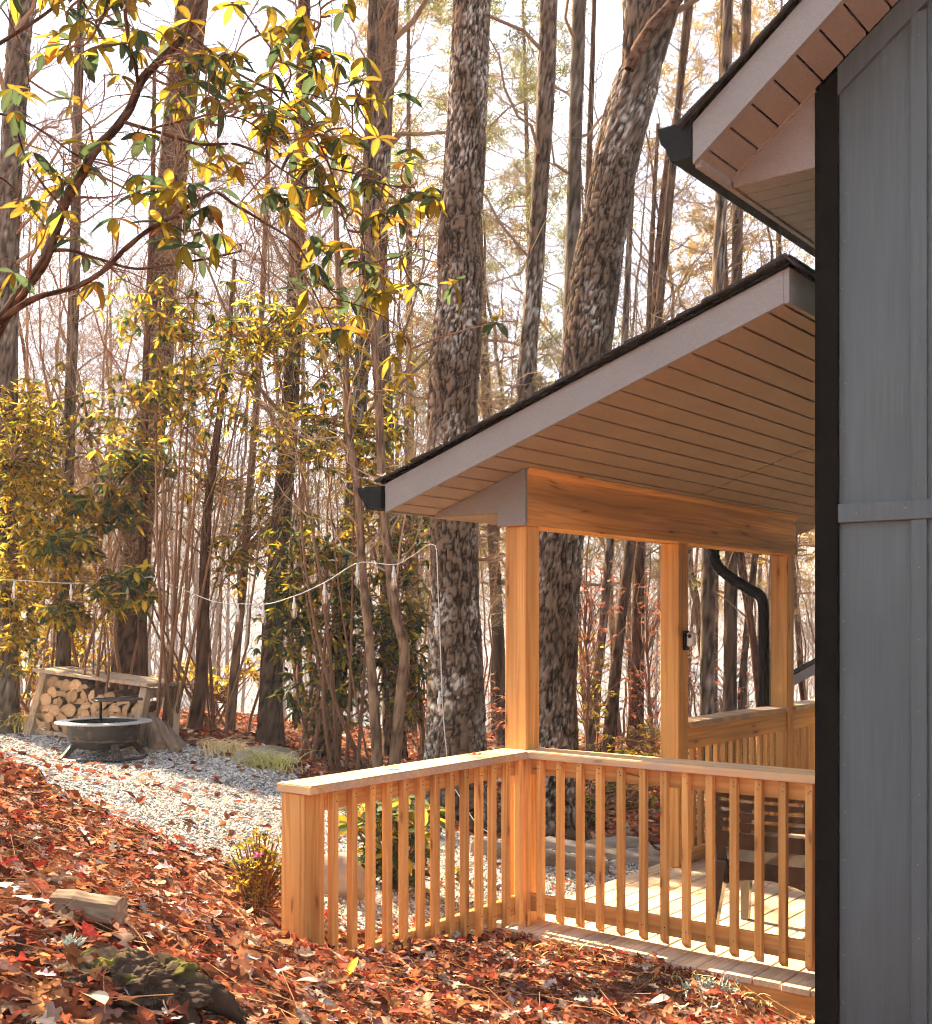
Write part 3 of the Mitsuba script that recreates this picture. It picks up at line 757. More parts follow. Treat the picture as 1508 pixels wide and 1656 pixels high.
def crown(P, R, lo, hi, branches, length, up=0.15, twigs=7, subs=3, angle=0.95, rmin=0.0022, third=0):
    """The limbs and twigs of one bare tree: mesh parts, and the ends where leaves would sit."""
    b, br = grow(P[None], np.asarray(R)[None], branches, lo, hi, length, angle, 0.27, 7, up, 0.25, 0.005)
    t, tr = grow(b, br, twigs, 0.2, 1.0, (length[0] * 0.28, length[1] * 0.42), 0.75, 0.5, 5, up * 0.5, 0.3, rmin)
    s, sr = grow(t, tr, subs, 0.2, 1.0, (length[0] * 0.10, length[1] * 0.22), 0.7, 0.6, 3, 0.05, 0.35, rmin * 0.75)
    out = [tubes(b, br, 5), tubes(t, tr, 3), tubes(s, sr, 3)]
    if third:
        q, qr = grow(s, sr, third, 0.3, 1.0, (0.10, 0.30), 0.6, 0.7, 2, 0.0, 0.3, rmin * 0.6)
        out.append(tubes(q, qr, 3))
    return join(out), s


def read_line(pts):
    """Points (px, py, distance, width in px) of the photograph as a line in the scene with radii."""
    p = np.array([at(*q[:3]) for q in pts])
    r = np.array([q[3] / 2 * q[2] / FPX for q in pts])
    return p, r


TWIG = dict(oak=(0.20, 0.135, 0.09), grey=(0.24, 0.165, 0.115), brown=(0.19, 0.125, 0.08), red=(0.19, 0.12, 0.075), pale=(0.38, 0.26, 0.17))


def tree(name, label, cat, pts, kind, sides=14, step=0.16, rough=0.004, flare=0.25, cr=None, seed=0, group=None, fx=26, fz=4, lichen=0.5, key=None):
    p, r = read_line(pts)
    if p[0, 2] > gz(p[0, 0], p[0, 1]) - 0.12:
        p[0, 2] = gz(p[0, 0], p[0, 1]) - 0.12
    n = max(8, int(np.linalg.norm(np.diff(p, axis=0), axis=1).sum() / step))
    line = spline(np.c_[p, r], n)
    k = key or thing(name, label, cat, group)
    m, c = bark_mesh(line[:, :3], line[:, 3], sides, kind, rough, fx, fz, seed, lichen, flare)
    part(k, 'trunk', m, 'vertex_bark', smooth=True, color=c)
    if cr:
        m, _ = crown(line[:, :3], line[:, 3], **cr)
        part(k, 'crown', m, 'vertex_bark', smooth=False, color=tint(m, TWIG[kind]))
    return k, line


def zz(Z, pts):
    return [(x, y, Z, w) for x, y, w in pts]


_, oak_line = tree('oak_tree', 'massive upright oak with furrowed, lichen-spotted bark, rising behind the left porch railing', 'tree',
                   zz(10.3, [(741, 1350, 116), (737, 1235, 98), (737, 1050, 82), (736, 900, 74), (732, 680, 77), (744, 450, 70), (742, 400, 66), (752, 250, 61), (764, 0, 57), (775, -400, 48), (780, -1000, 36)]),
                   'oak', 130, 0.020, 0.014, 0.35, dict(lo=0.62, hi=0.98, branches=22, length=(1.2, 4.0), up=0.1), 3, fx=30, fz=5.0, lichen=0.8)
lk, lean_line = tree('oak_tree', 'thick oak that leans to the right and forks above the porch roof', 'tree',
                     zz(10.0, [(886, 1380, 112), (888, 1250, 90), (895, 1000, 78), (912, 800, 78), (941, 640, 79), (963, 450, 75), (975, 380, 71), (998, 250, 70), (1026, 150, 70), (1038, 110, 60), (1046, 70, 30)]),
                     'oak', 130, 0.020, 0.014, 0.35, None, 17, fx=30, fz=5.0, lichen=0.8)
for pts, wob, kd in ((zz(10.0, [(1016, 220, 40), (1028, 150, 50), (1032, 60, 46), (1030, 0, 44), (1024, -300, 38), (1010, -900, 24)]), 5, 'oak'), (zz(9.95, [(992, 260, 50), (1020, 170, 62), (1056, 62, 54), (1080, -10, 50), (1130, -200, 40), (1220, -700, 24)]), 8, 'oak'),
                     (zz(9.55, [(1018, 112, 16), (1028, 90, 24), (1050, 52, 22), (1078, 18, 20), (1100, -8, 18), (1130, -60, 14)]), 9, 'red')):
    p, r = read_line(pts)
    line = spline(np.c_[p, r], 90)
    m, c = bark_mesh(line[:, :3], line[:, 3], 60 if kd == 'oak' else 24, kd, 0.012 if kd == 'oak' else 0.003, 30, 5.0, wob, 0.8 if kd == 'oak' else 0.2)
    part(lk, 'limb', m, 'vertex_bark', smooth=True, color=c, label=None if kd == 'oak' else 'bare reddish broken limb lying against the fork')
    if kd == 'oak':
        m, _ = crown(line[:, :3], line[:, 3], 0.3, 0.98, 9, (1.0, 3.4), up=0.1)
        part(lk, 'crown', m, 'vertex_bark', color=tint(m, TWIG['oak']))

CR = dict(lo=0.34, hi=0.98, branches=20, length=(0.8, 2.8), up=0.18, twigs=6, subs=3)
named = [
    ('slim grey tree rising just right of the massive upright oak', 14, [(838, 1285, 34), (850, 640, 28), (862, 480, 28), (872, 330, 26), (883, 150, 28), (888, 0, 28), (895, -500, 22), (900, -1000, 12)], 'oak'),
    ('slim straight grey tree just left of the leaning oak', 15, [(912, 1290, 28), (920, 600, 22), (927, 400, 24), (930, 250, 22), (937, 0, 22), (945, -500, 17), (950, -900, 9)], 'grey'),
    ('mid-sized rough tree between the rhododendron leaves and the massive upright oak', 15, [(640, 1260, 38), (622, 700, 28), (612, 400, 30), (618, 200, 32), (628, 0, 34), (640, -500, 26), (650, -1000, 12)], 'oak'),
    ('dark straight tree with a thick base behind the firewood rack', 15.5, [(202, 1180, 60), (212, 1000, 48), (225, 850, 44), (255, 600, 44), (268, 400, 44), (290, 180, 48), (312, -20, 50), (335, -500, 40), (350, -1100, 20)], 'brown'),
    ('grey tree at the left edge of the picture, behind the rhododendron stem', 13, [(6, 1185, 46), (10, 700, 34), (14, 400, 32), (25, 150, 36), (38, -30, 34), (55, -500, 28), (70, -1000, 14)], 'grey'),
    ('dark trunk wrapped in evergreen leaves right of the gravel, beside the grass tufts', 13, [(437, 1215, 40), (440, 1050, 33), (452, 880, 30), (470, 650, 26), (480, 400, 24), (490, 100, 20), (500, -400, 12)], 'brown'),
    ('furrowed trunk leaning right, behind the two pale crooked saplings', 12.5, [(522, 1240, 42), (545, 1080, 35), (560, 950, 30), (575, 760, 25), (590, 500, 22), (600, 200, 18), (610, -300, 11)], 'oak'),
    ('straight mottled tree seen through the porch between the middle and back posts', 15, [(1143, 1300, 26), (1145, 1000, 23), (1147, 880, 22), (1160, 500, 20), (1175, 100, 17), (1190, -400, 10)], 'oak'),
    ('bare tree leaning right, seen through the porch opening left of the middle post', 17, [(980, 1260, 20), (990, 1150, 19), (1000, 1045, 18), (1021, 875, 17), (1060, 560, 14), (1090, 250, 12), (1120, -100, 8)], 'brown'),
    ('thin straight tree close to the house gutter above the porch roof', 17, [(1180, 1290, 22), (1186, 700, 19), (1192, 450, 17), (1195, 300, 16), (1206, 80, 16), (1212, -200, 13), (1220, -600, 8)], 'brown'),
    ('thin reddish tree between the leaning oak and the upper roof', 18, [(1020, 1290, 15), (1040, 800, 13), (1058, 520, 12), (1075, 300, 11), (1100, 150, 9), (1125, -50, 6)], 'red'),
    ('thin dark tree just right of the corner post, behind the porch opening', 16, [(925, 1280, 17), (924, 1050, 15), (931, 867, 14), (945, 500, 12), (955, 200, 9), (965, -100, 6)], 'brown'),
    ('forked thin tree in the middle of the left porch opening', 18, [(950, 1270, 16), (957, 1180, 15), (975, 1015, 14), (987, 875, 13), (1010, 560, 11), (1025, 200, 8)], 'grey'),
    ('crooked thin tree beside the black downspout', 16, [(1238, 1290, 14), (1230, 1150, 13), (1222, 1062, 12), (1198, 891, 12), (1180, 600, 10), (1170, 300, 7)], 'red'),
    ('thin straight tree beside the left edge of the middle porch post', 18, [(1034, 1265, 12), (1036, 1100, 11), (1038, 880, 10), (1050, 500, 8), (1065, 200, 6)], 'brown'),
    ('thin tree leaning left behind the black downspout', 18, [(1196, 1270, 12), (1199, 1142, 11), (1222, 895, 10), (1245, 650, 8), (1262, 400, 6)], 'brown'),
    ('bare dark tree at the left, its base beside the firewood rack', 14.5, [(98, 1190, 26), (104, 1000, 22), (112, 700, 18), (120, 450, 17), (125, 200, 15), (140, -200, 11)], 'grey'),
    ('thin brown tree in front of the dark straight tree with the thick base', 13.2, [(232, 1200, 17), (231, 1000, 14), (232, 800, 13), (236, 600, 11), (246, 350, 8), (250, 100, 5)], 'red'),
    ('slender tree leaning right between gravel and dark evergreen trunk', 14, [(370, 1195, 16), (380, 1080, 14), (392, 960, 13), (402, 820, 12), (418, 600, 10), (430, 350, 8), (440, 50, 5)], 'pale'),
    ('bent dark tree standing on the leaf slope right of the firewood rack', 13.6, [(308, 1205, 24), (326, 1090, 20), (330, 950, 17), (334, 850, 15), (345, 750, 13), (362, 620, 10), (380, 420, 6)], 'red'),
]
for i, (lab, Z, pts, kd) in enumerate(named):
    big = max(w for *_, w in pts) > 30
    tree('bare_tree', lab, 'tree', zz(Z, pts), kd, 40 if big else 18, 0.07 if big else 0.13, 0.008 if big else 0.003, 0.3, CR, 30 + i, fx=22, fz=4.0, lichen=0.8 if kd in ('oak', 'grey') else 0.3)
for lab, pts in (('left of two pale crooked saplings holding up the string of lights', [(614, 1240, 18), (606, 1150, 16), (597, 1030, 14), (587, 930, 13), (578, 790, 13), (565, 700, 13), (560, 600, 12), (548, 450, 10), (540, 250, 7)]),
                 ('right of two pale crooked saplings, bulging to the right above its base', [(632, 1240, 19), (648, 1130, 18), (655, 1060, 17), (640, 990, 16), (628, 900, 15), (618, 780, 14), (612, 640, 13), (600, 480, 11), (590, 250, 7)])):
    tree('sapling', lab, 'sapling', zz(10.8, pts), 'pale', 18, 0.08, 0.002, 0.15, dict(lo=0.35, hi=0.97, branches=14, length=(0.5, 1.6), up=0.2, twigs=5, subs=3), 71, fx=30, fz=4, lichen=0.3)

# the woods behind: bare trees one can tell apart, then the far mass of the valley
spots = []
while len(spots) < 52:
    y = rng.uniform(15.5, 44)
    x = rng.uniform(-0.50, 0.42) * y
    if x > 0.05 * y and y < 20: continue
    if all((x - a) ** 2 + (y - b) ** 2 > 1.6 for a, b in spots): spots.append((x, y))
for i, (x, y) in enumerate(spots):
    h = rng.uniform(9, 17)
    r = rng.uniform(0.035, 0.095)
    z = float(gz(x, y))
    ln = np.linspace(0, 1, 26)[:, None]
    lean = rng.normal(0, 0.06, 2)
    P = np.array([x, y, z - 0.2]) + ln * np.array([lean[0] * h, lean[1] * h, h]) + np.c_[np.cumsum(rng.normal(0, 0.035, (26, 2)), 0), np.zeros(26)]
    R = r * (1 - 0.85 * ln[:, 0])
    side = 'left' if x < -0.1 * y else 'right' if x > 0.12 * y else 'mid'
    px = CX + x / y * FPX
    spot_ = next(w for lim, w in ((130, 'behind the firewood rack at far left'), (260, 'behind the fire pit'), (400, 'between the fire pit and the evergreen-wrapped trunk'), (560, 'behind the dark evergreen rhododendron'), (690, 'behind the two pale crooked saplings'), (830, 'right beside the massive upright oak'),
                                  (960, 'in the gap between the two oaks'), (1090, 'left of the middle porch post'), (1230, 'between the middle and back porch posts'), (9999, 'beside the grey house corner')) if px < lim)
    tilt_ = 'left-leaning' if lean[0] < -0.035 else 'right-leaning' if lean[0] > 0.035 else 'upright'
    lab, grp = {'left': ('bare slender tree in the woods behind the fire pit and rhododendrons', 'bare trees behind the fire pit'),
                'mid': ('bare slender tree in the woods behind the two oaks', 'bare trees behind the oaks'),
                'right': ('bare slender tree in the woods beyond the porch', 'bare trees beyond the porch')}[side]
    kd = ['grey', 'brown', 'red', 'brown'][i % 4]
    lab = f"{'thin' if r < 0.055 else 'stout' if r > 0.08 else 'slender'} {tilt_} {'distant ' if y > 30 else ''}bare {kd.replace('red', 'reddish')} tree {spot_}"
    k = thing('bare_tree', lab, 'tree', grp)
    m, c = bark_mesh(P, R, 9, kd, 0.003, 20, 3, 100 + i, 0.4)
    part(k, 'trunk', m, 'vertex_bark', smooth=True, color=c)
    m, _ = crown(P, R, 0.18, 0.98, 26, (0.9, 3.4), up=0.2, twigs=7, subs=3, rmin=0.0036)
    part(k, 'crown', m, 'vertex_bark', color=tint(m, TWIG[kd]))
for i in range(60):
    y = rng.uniform(12.8, 24)
    x = rng.uniform(-0.42, 0.02 if y < 17 else 0.36) * y
    h = rng.uniform(4.5, 9.5)
    ln = np.linspace(0, 1, 20)[:, None]
    lean = rng.normal(0, 0.16, 2)
    P = np.array([x, y, float(gz(x, y)) - 0.1]) + ln * np.array([lean[0] * h, lean[1] * h, h]) + np.c_[np.cumsum(rng.normal(0, 0.05, (20, 2)), 0), np.zeros(20)]
    R = rng.uniform(0.014, 0.032) * (1 - 0.8 * ln[:, 0])
    left_ = x < -0.1 * y
    px = CX + x / y * FPX
    spot_ = next(w for lim, w in ((130, 'behind the firewood rack at far left'), (260, 'behind the fire pit'), (400, 'between the fire pit and the evergreen-wrapped trunk'), (560, 'behind the dark evergreen rhododendron'), (690, 'behind the two pale crooked saplings'), (830, 'beside the massive upright oak'),
                                  (960, 'in the gap between the two oaks'), (1090, 'left of the middle porch post'), (1230, 'between the middle and back porch posts'), (9999, 'beside the grey house corner')) if px < lim)
    tilt_ = 'left-leaning' if lean[0] < -0.08 else 'right-leaning' if lean[0] > 0.08 else 'upright'
    lab = f"{'low' if h < 6.2 else 'tall' if h > 8 else 'mid-height'} {tilt_} sapling with {'pale' if i % 2 == 0 else 'reddish'} tangled twigs {spot_}"
    k = thing('bare_sapling', lab, 'sapling', 'bare saplings ' + ('left of the massive oak' if left_ else 'behind the porch roof'))
    m = tubes(P[None], R[None], 7)
    part(k, 'trunk', m, 'vertex_bark', smooth=True, color=tint(m, (0.21, 0.125, 0.08)))
    m, _ = crown(P, R, 0.2, 1.0, 16, (0.6, 2.0), up=0.15, twigs=7, subs=4, rmin=0.0026, third=2)
    part(k, 'crown', m, 'vertex_bark', color=tint(m, [(0.42, 0.31, 0.19), (0.27, 0.185, 0.115)][i % 2]))
n = 420
y = 46 + 170 * rng.random(n) ** 1.4
x = rng.uniform(-0.55, 0.5, n) * y
h = rng.uniform(9, 17, n)
z = gz(x, y)
ln = np.linspace(0, 1, 6)
P = np.stack([x[:, None] + rng.normal(0, 0.8, (n, 1)) * ln, y[:, None] + 0 * ln, z[:, None] + h[:, None] * ln], -1)
R = rng.uniform(0.07, 0.17, n)[:, None] * (1 - 0.8 * ln)
b, br = grow(P, R, 16, 0.25, 0.98, (1.2, 4.0), 0.8, 0.4, 4, 0.25, 0.3, 0.012)
t, tr = grow(b, br, 3, 0.3, 1.0, (0.5, 1.5), 0.7, 0.6, 3, 0.1, 0.3, 0.010)
m = join([tubes(P, R, 5), tubes(b, br, 3), tubes(t, tr, 3)])
k = thing('far_woods', 'far bare woods filling the valley behind the trees', 'woods', kind='stuff')
put(k, m, 'vertex_bark', color=tint(m, (0.17, 0.155, 0.14)), kind='stuff')
# ------------------------------------------------------------------ leaves
s_ = np.linspace(0, 1, 7)
wd = 0.165 * np.sin(np.pi * np.clip(s_, 0, 1) ** 0.95) ** 0.7 + 0.004
LEAF_V = np.vstack([np.c_[s_, wd * sgn, 0.35 * wd * abs(sgn) - 0.16 * s_ ** 2] for sgn in (-1, 0, 1)])
LEAF_F = np.array([t for r in (0, 7) for k in range(6) for t in ((r + k, r + k + 1, r + k + 8), (r + k, r + k + 8, r + k + 7))])
LEAF_SH = np.r_[np.full(7, 0.92), np.full(7, 1.25), np.full(7, 0.92)]
SMALL_V = np.array([[0, 0, 0], [0.3, 0.15, 0.02], [0.3, -0.15, 0.02], [0.7, 0.14, -0.05], [0.7, -0.14, -0.05], [1, 0, -0.14], [0.5, 0, -0.05]])
SMALL_F = np.array([[0, 6, 1], [0, 2, 6], [1, 6, 3], [2, 4, 6], [3, 6, 5], [4, 5, 6]])
SMALL_SH = np.array([1.1, 0.95, 0.95, 0.95, 0.95, 0.9, 1.2])
GREEN, OLIVE, YELLOW, AMBER = np.array([[0.080, 0.115, 0.055], [0.30, 0.215, 0.032], [0.62, 0.44, 0.050], [0.58, 0.25, 0.035]])


def leaf_colors(n, mix_):
    """mix_: shares of green, olive, yellow, amber."""
    k = rng.choice(4, n, p=np.array(mix_) / np.sum(mix_))
    return np.array([GREEN, OLIVE, YELLOW, AMBER])[k] * rng.uniform(0.7, 1.3, (n, 1)) * rng.uniform(0.9, 1.1, (n, 3))


def whorl_frames(C, per, length, droop=-0.35, axis=None):
    """Leaves in rings about the points C (M, 3): matrices, offsets."""
    M = len(C)
    az = (np.arange(per)[None] * 2 * np.pi / per + rng.uniform(0, 6.28, (M, 1)) + rng.normal(0, 0.25, (M, per))).ravel()
    el = rng.normal(droop, 0.38, M * per)
    d = np.stack([np.cos(az) * np.cos(el), np.sin(az) * np.cos(el), np.sin(el)], -1)
    d = d + rng.normal(0, 0.16, (M, 1, 3)).repeat(per, 1).reshape(-1, 3)
    up = np.array([0, 0, 1.0]) + 0.25 * rng.normal(size=(M * per, 3))
    F_ = frames(d, up) * (length * rng.uniform(0.65, 1.15, M * per))[:, None, None]
    return F_, np.repeat(C, per, 0)


def rhododendron(label, blobs, base, whorls, leaf_len, mix_, per=8, stems=6, name='rhododendron', cat='shrub', droop=-0.35):
    """blobs: (px, py, Z, half width px, half height px): the masses of leaves; base: where the stems leave the ground."""
    k = thing(name, label, cat)
    C = []
    for (px, py, Z, rx, ry), n in zip(blobs, whorls):
        g = rng.normal(size=(n, 3)); g /= np.linalg.norm(g, axis=1, keepdims=True)
        g *= (rng.random((n, 1)) ** 0.45)
        c = at(px, py, Z)
        sx, sz = rx * Z / FPX, ry * Z / FPX
        C.append(c + g * [sx, min(sx, 1.1), sz])
    C = np.vstack(C)
    C = C[C[:, 2] > gz(C[:, 0], C[:, 1]) + 0.06]
    M_, O = whorl_frames(C, per, leaf_len, droop)
    m, c = scatter(SMALL_V, SMALL_F, M_, O, leaf_colors(len(O), mix_), SMALL_SH)
    bx, by = at(base[0], base[1], base[2])[:2]
    b0 = np.array([bx, by, float(gz(bx, by)) - 0.1])
    ends = C[rng.choice(len(C), min(len(C), 90), replace=False)]
    tops = C[rng.choice(len(C), stems, replace=len(C) < stems)]
    ln = np.linspace(0, 1, 12)[None, :, None]
    foot = b0 + rng.normal(0, 0.12, (stems, 1, 3)) * [1, 1, 0]
    mid = foot * 0.5 + tops[:, None] * 0.5 + rng.normal(0, 0.25, (stems, 1, 3))
    S = foot * (1 - ln) ** 2 + 2 * mid * ln * (1 - ln) + tops[:, None] * ln ** 2
    SR = rng.uniform(0.012, 0.030, (stems, 1)) * (1 - 0.75 * np.linspace(0, 1, 12))
    sm = tubes(S, SR, 7)
    for j in range(stems):
        sm = tubes(S[j:j + 1], SR[j:j + 1], 7)
        part(k, 'stem', sm, 'vertex_bark', smooth=True, color=tint(sm, (0.17, 0.09, 0.05)))
    tree_ = cKDTree(S[:, 3:].reshape(-1, 3))
    _, idx = tree_.query(ends)
    st = S[:, 3:].reshape(-1, 3)[idx]
    ln = np.linspace(0, 1, 5)[None, :, None]
    B = st[:, None] * (1 - ln) + ends[:, None] * ln + rng.normal(0, 0.06, (len(ends), 1, 3)) * np.sin(np.pi * ln)
    tw = tubes(B, np.broadcast_to(np.linspace(0.010, 0.005, 5), (len(ends), 5)), 4)
    part(k, 'branches', tw, 'vertex_bark', color=tint(tw, (0.20, 0.11, 0.06)), kind='stuff')
    part(k, 'foliage', m, 'leaf_far', color=c, kind='stuff')
    return k


YM = (0.34, 0.33, 0.29, 0.04)
DM = (0.55, 0.27, 0.15, 0.03)
rhododendron('dense yellow-green thicket at the left edge, above and behind the firewood rack', [(20, 760, 13.6, 75, 150), (70, 900, 14.2, 90, 130), (15, 1010, 14.5, 60, 130), (130, 1040, 16.5, 110, 110), (35, 720, 12.7, 70, 110), (60, 860, 12.6, 80, 110), (20, 1000, 12.8, 45, 100)], (40, 1180, 14.2), (420, 380, 220, 260, 260, 260, 120), 0.10, (0.24, 0.36, 0.37, 0.03), stems=9)
rhododendron('rhododendron with drooping rings of leaves over the firewood rack', [(115, 880, 12.3, 60, 28), (200, 950, 12.3, 70, 40), (110, 990, 12.4, 50, 25), (215, 750, 12.6, 70, 50), (170, 820, 12.6, 60, 40)], (150, 1180, 12.9), (40, 46, 22, 50, 36), 0.18, (0.5, 0.27, 0.2, 0.03), per=9, stems=5)
rhododendron('airy yellow-green rhododendron below the big hanging leaves, left of centre', [(250, 500, 11.0, 90, 60), (360, 560, 11.2, 120, 70), (330, 640, 11.2, 90, 70), (230, 650, 11.4, 80, 80), (440, 530, 11.0, 80, 60)], (268, 1180, 12.6), (60, 90, 70, 70, 60), 0.115, YM, stems=7)
rhododendron('tall rhododendron with yellow and dark leaves in front of the pale saplings', [(520, 560, 10.9, 100, 80), (560, 690, 11.2, 80, 90), (480, 700, 11.4, 90, 80), (600, 800, 11.6, 60, 90), (640, 700, 11.5, 40, 110)], (560, 1225, 11.6), (75, 80, 75, 65, 45), 0.115, (0.34, 0.38, 0.25, 0.03), stems=7)
rhododendron('dark evergreen rhododendron around the trunks right of the gravel', [(500, 900, 11.8, 90, 80), (470, 1000, 12.0, 70, 90), (560, 1000, 12.2, 90, 100), (520, 1120, 12.2, 80, 70), (620, 1060, 12.6, 70, 130)], (500, 1220, 12.0), (110, 100, 120, 80, 130), 0.13, DM, stems=9)
rhododendron('leafy evergreen between the pale saplings and the massive upright oak', [(650, 940, 12.4, 50, 120), (670, 1100, 12.6, 40, 90), (690, 820, 13.0, 50, 60)], (655, 1240, 12.6), (70, 50, 26), 0.125, (0.5, 0.34, 0.13, 0.03), stems=4)
rhododendron('rhododendron of mixed leaves above the string of lights, behind the bent stems', [(430, 820, 13.6, 60, 80), (380, 900, 13.8, 60, 60), (330, 760, 14.0, 60, 60), (160, 700, 14.0, 80, 60), (90, 640, 14.4, 80, 60)], (345, 1195, 13.8), (46, 40, 40, 44, 40), 0.125, YM, stems=6)
rhododendron('low yellow shrub on the slope right of the firewood rack', [(300, 1090, 17.5, 50, 26), (400, 1090, 18, 50, 30), (345, 1110, 17.0, 40, 20)], (330, 1140, 17.3), (60, 50, 40), 0.10, (0.1, 0.3, 0.55, 0.05), stems=5)
rhododendron('yellow-leaved undergrowth seen through the porch behind the leaning oak', [(955, 1150, 17, 50, 60), (960, 1070, 17.5, 36, 60), (1040, 1205, 16, 60, 40)], (960, 1240, 17), (60, 40, 70), 0.085, (0.15, 0.4, 0.42, 0.03), stems=5, droop=0.0)
rhododendron('dark green undergrowth behind the front railing, at the foot of the leaning oak', [(960, 1230, 12.5, 60, 30), (1010, 1270, 12.2, 60, 40), (940, 1300, 11.0, 30, 40)], (980, 1330, 11.8), (40, 50, 24), 0.10, DM, stems=5)
# reddish saplings beyond the porch
for lab, spots_, base in (('young oak with sparse red leaves behind the leaning oak, left in the porch opening', [(950, 950, 16, 40, 50), (930, 1060, 16.5, 40, 40), (975, 1010, 16.8, 30, 50)], (945, 1270, 16.4)),
                          ('young tree with red leaves beside the middle porch post', [(1050, 1080, 17, 40, 60), (1040, 1150, 16.5, 40, 50), (1060, 980, 17, 30, 40)], (1050, 1260, 16.8)),
                          ('young tree with pink-red leaves left of the black downspout', [(1190, 1110, 18, 50, 50), (1130, 1080, 18.5, 40, 60), (1210, 1050, 18.5, 40, 40)], (1180, 1240, 18.2)),
                          ('russet sapling low behind the massive oak and pale saplings', [(680, 1150, 15, 40, 50), (800, 1150, 15.5, 40, 60)], (690, 1250, 15))):
    k = thing('red_sapling', lab, 'sapling')
    C = np.vstack([at(px, py, Z) + rng.normal(size=(52, 3)) * [rx * Z / FPX * 0.6, 0.5, ry * Z / FPX * 0.6] for px, py, Z, rx, ry in spots_])
    M_, O = whorl_frames(C, 3, 0.075, -0.3)
    m, c = scatter(SMALL_V * [1, 1.6, 1], SMALL_F, M_, O, np.array([0.50, 0.17, 0.10]) * rng.uniform(0.6, 1.4, (len(O), 1)) * rng.uniform(0.9, 1.1, (len(O), 3)), SMALL_SH)
    bx, by = at(*base)[:2]
    b0 = np.array([bx, by, float(gz(bx, by)) - 0.1])
    topz = C[:, 2].max() + 0.3
    P = np.linspace(b0, [C[:, 0].mean(), by, topz], 14) + np.c_[np.cumsum(rng.normal(0, 0.02, (14, 2)), 0), np.zeros(14)]
    R = np.linspace(0.03, 0.008, 14)
    ends = C[rng.choice(len(C), 70, replace=False)] if len(C) >= 70 else C
    i0 = np.clip(((ends[:, 2] - b0[2] - 0.5) / (topz - b0[2]) * 13).astype(int), 1, 12)
    ln = np.linspace(0, 1, 5)[None, :, None]
    B = P[i0][:, None] * (1 - ln) + ends[:, None] * ln + rng.normal(0, 0.08, (len(ends), 1, 3)) * np.sin(np.pi * ln)
    tm = join([tubes(P[None], R[None], 7), tubes(B, np.broadcast_to(np.linspace(0.008, 0.004, 5), (len(B), 5)), 4)])
    part(k, 'trunk', tm, 'vertex_bark', smooth=True, color=tint(tm, (0.2, 0.11, 0.07)))
    part(k, 'foliage', m, 'litter_thin', color=c, kind='stuff')
# pines with flat sprays of needles
for lab, x, y, h, r, sd in (('pine with flat grey-green sprays between the two oaks', at(815, 600, 21)[0], 21, 16, 0.13, 1), ('pine behind the slim grey trees', at(880, 600, 26)[0], 26, 17, 0.15, 2), ('faint pine left of the house gutter, above the porch roof', at(1150, 500, 24)[0], 24, 17, 0.13, 3),
                            ('pine with pale sprays over the porch ridge', at(1250, 500, 27)[0], 27, 18, 0.14, 4), ('pine behind the mid-sized rough tree', at(665, 600, 23)[0], 23, 16, 0.13, 5)):
    k = thing('pine_tree', lab, 'tree')
    ln = np.linspace(0, 1, 30)[:, None]
    P = np.array([x, y, float(gz(x, y)) - 0.2]) + ln * [rng.normal(0, 0.3), 0, h]
    R = r * (1 - 0.85 * ln[:, 0])
    m, c = bark_mesh(P, R, 10, 'brown', 0.004, 20, 3, 300 + sd, 0.3)
    part(k, 'trunk', m, 'vertex_bark', smooth=True, color=c)
    b, br = grow(P[None], R[None], 70, 0.2, 0.98, (1.2, 3.6), 1.5, 0.35, 7, -0.02, 0.15, 0.006)
    t, tr = grow(b, br, 12, 0.3, 1.0, (0.3, 0.9), 0.8, 0.5, 4, 0.05, 0.2, 0.004)
    m = join([tubes(b, br, 4), tubes(t, tr, 3)])
    part(k, 'crown', m, 'vertex_bark', color=tint(m, (0.22, 0.14, 0.09)))
    e = t[rng.random(len(t)) < 0.75][:, -1]
    e = np.repeat(e, 26, 0) + rng.normal(0, 0.06, (len(e) * 26, 3))
    NV = np.array([[0, -0.07, 0], [0, 0.07, 0], [1, 0, 0.0]])
    d = rng.normal(size=(len(e), 3)) + [0, 0, 0.4]
    F_ = frames(d, rng.normal(size=(len(e), 3))) * rng.uniform(0.12, 0.21, len(e))[:, None, None]
    m, c = scatter(NV * [1, 1.0, 1], [[0, 1, 2]], F_, e, np.array([[0.20, 0.20, 0.08], [0.34, 0.24, 0.075]][sd > 2]) * rng.uniform(0.7, 1.3, (len(e), 1)))
    part(k, 'needles', m, 'leaf_thin', color=c, kind='stuff')
# ------------------------------------------------------------------ the rhododendron that hangs into the picture, near the eye
near = thing('rhododendron', 'close rhododendron tree with crooked brown stems and large hanging yellow leaves at upper left, plus unseen leaves out of view that shade the bank', 'shrub')
ZN = 3.3


def z1(pts, w_=0.85):
    """Points of an enlarged view (scale 1.984) of the photograph's top left."""
    return [(x / 1.984, y / 1.984, ZN + d, w * w_ / 1.984) for x, y, d, w in pts]


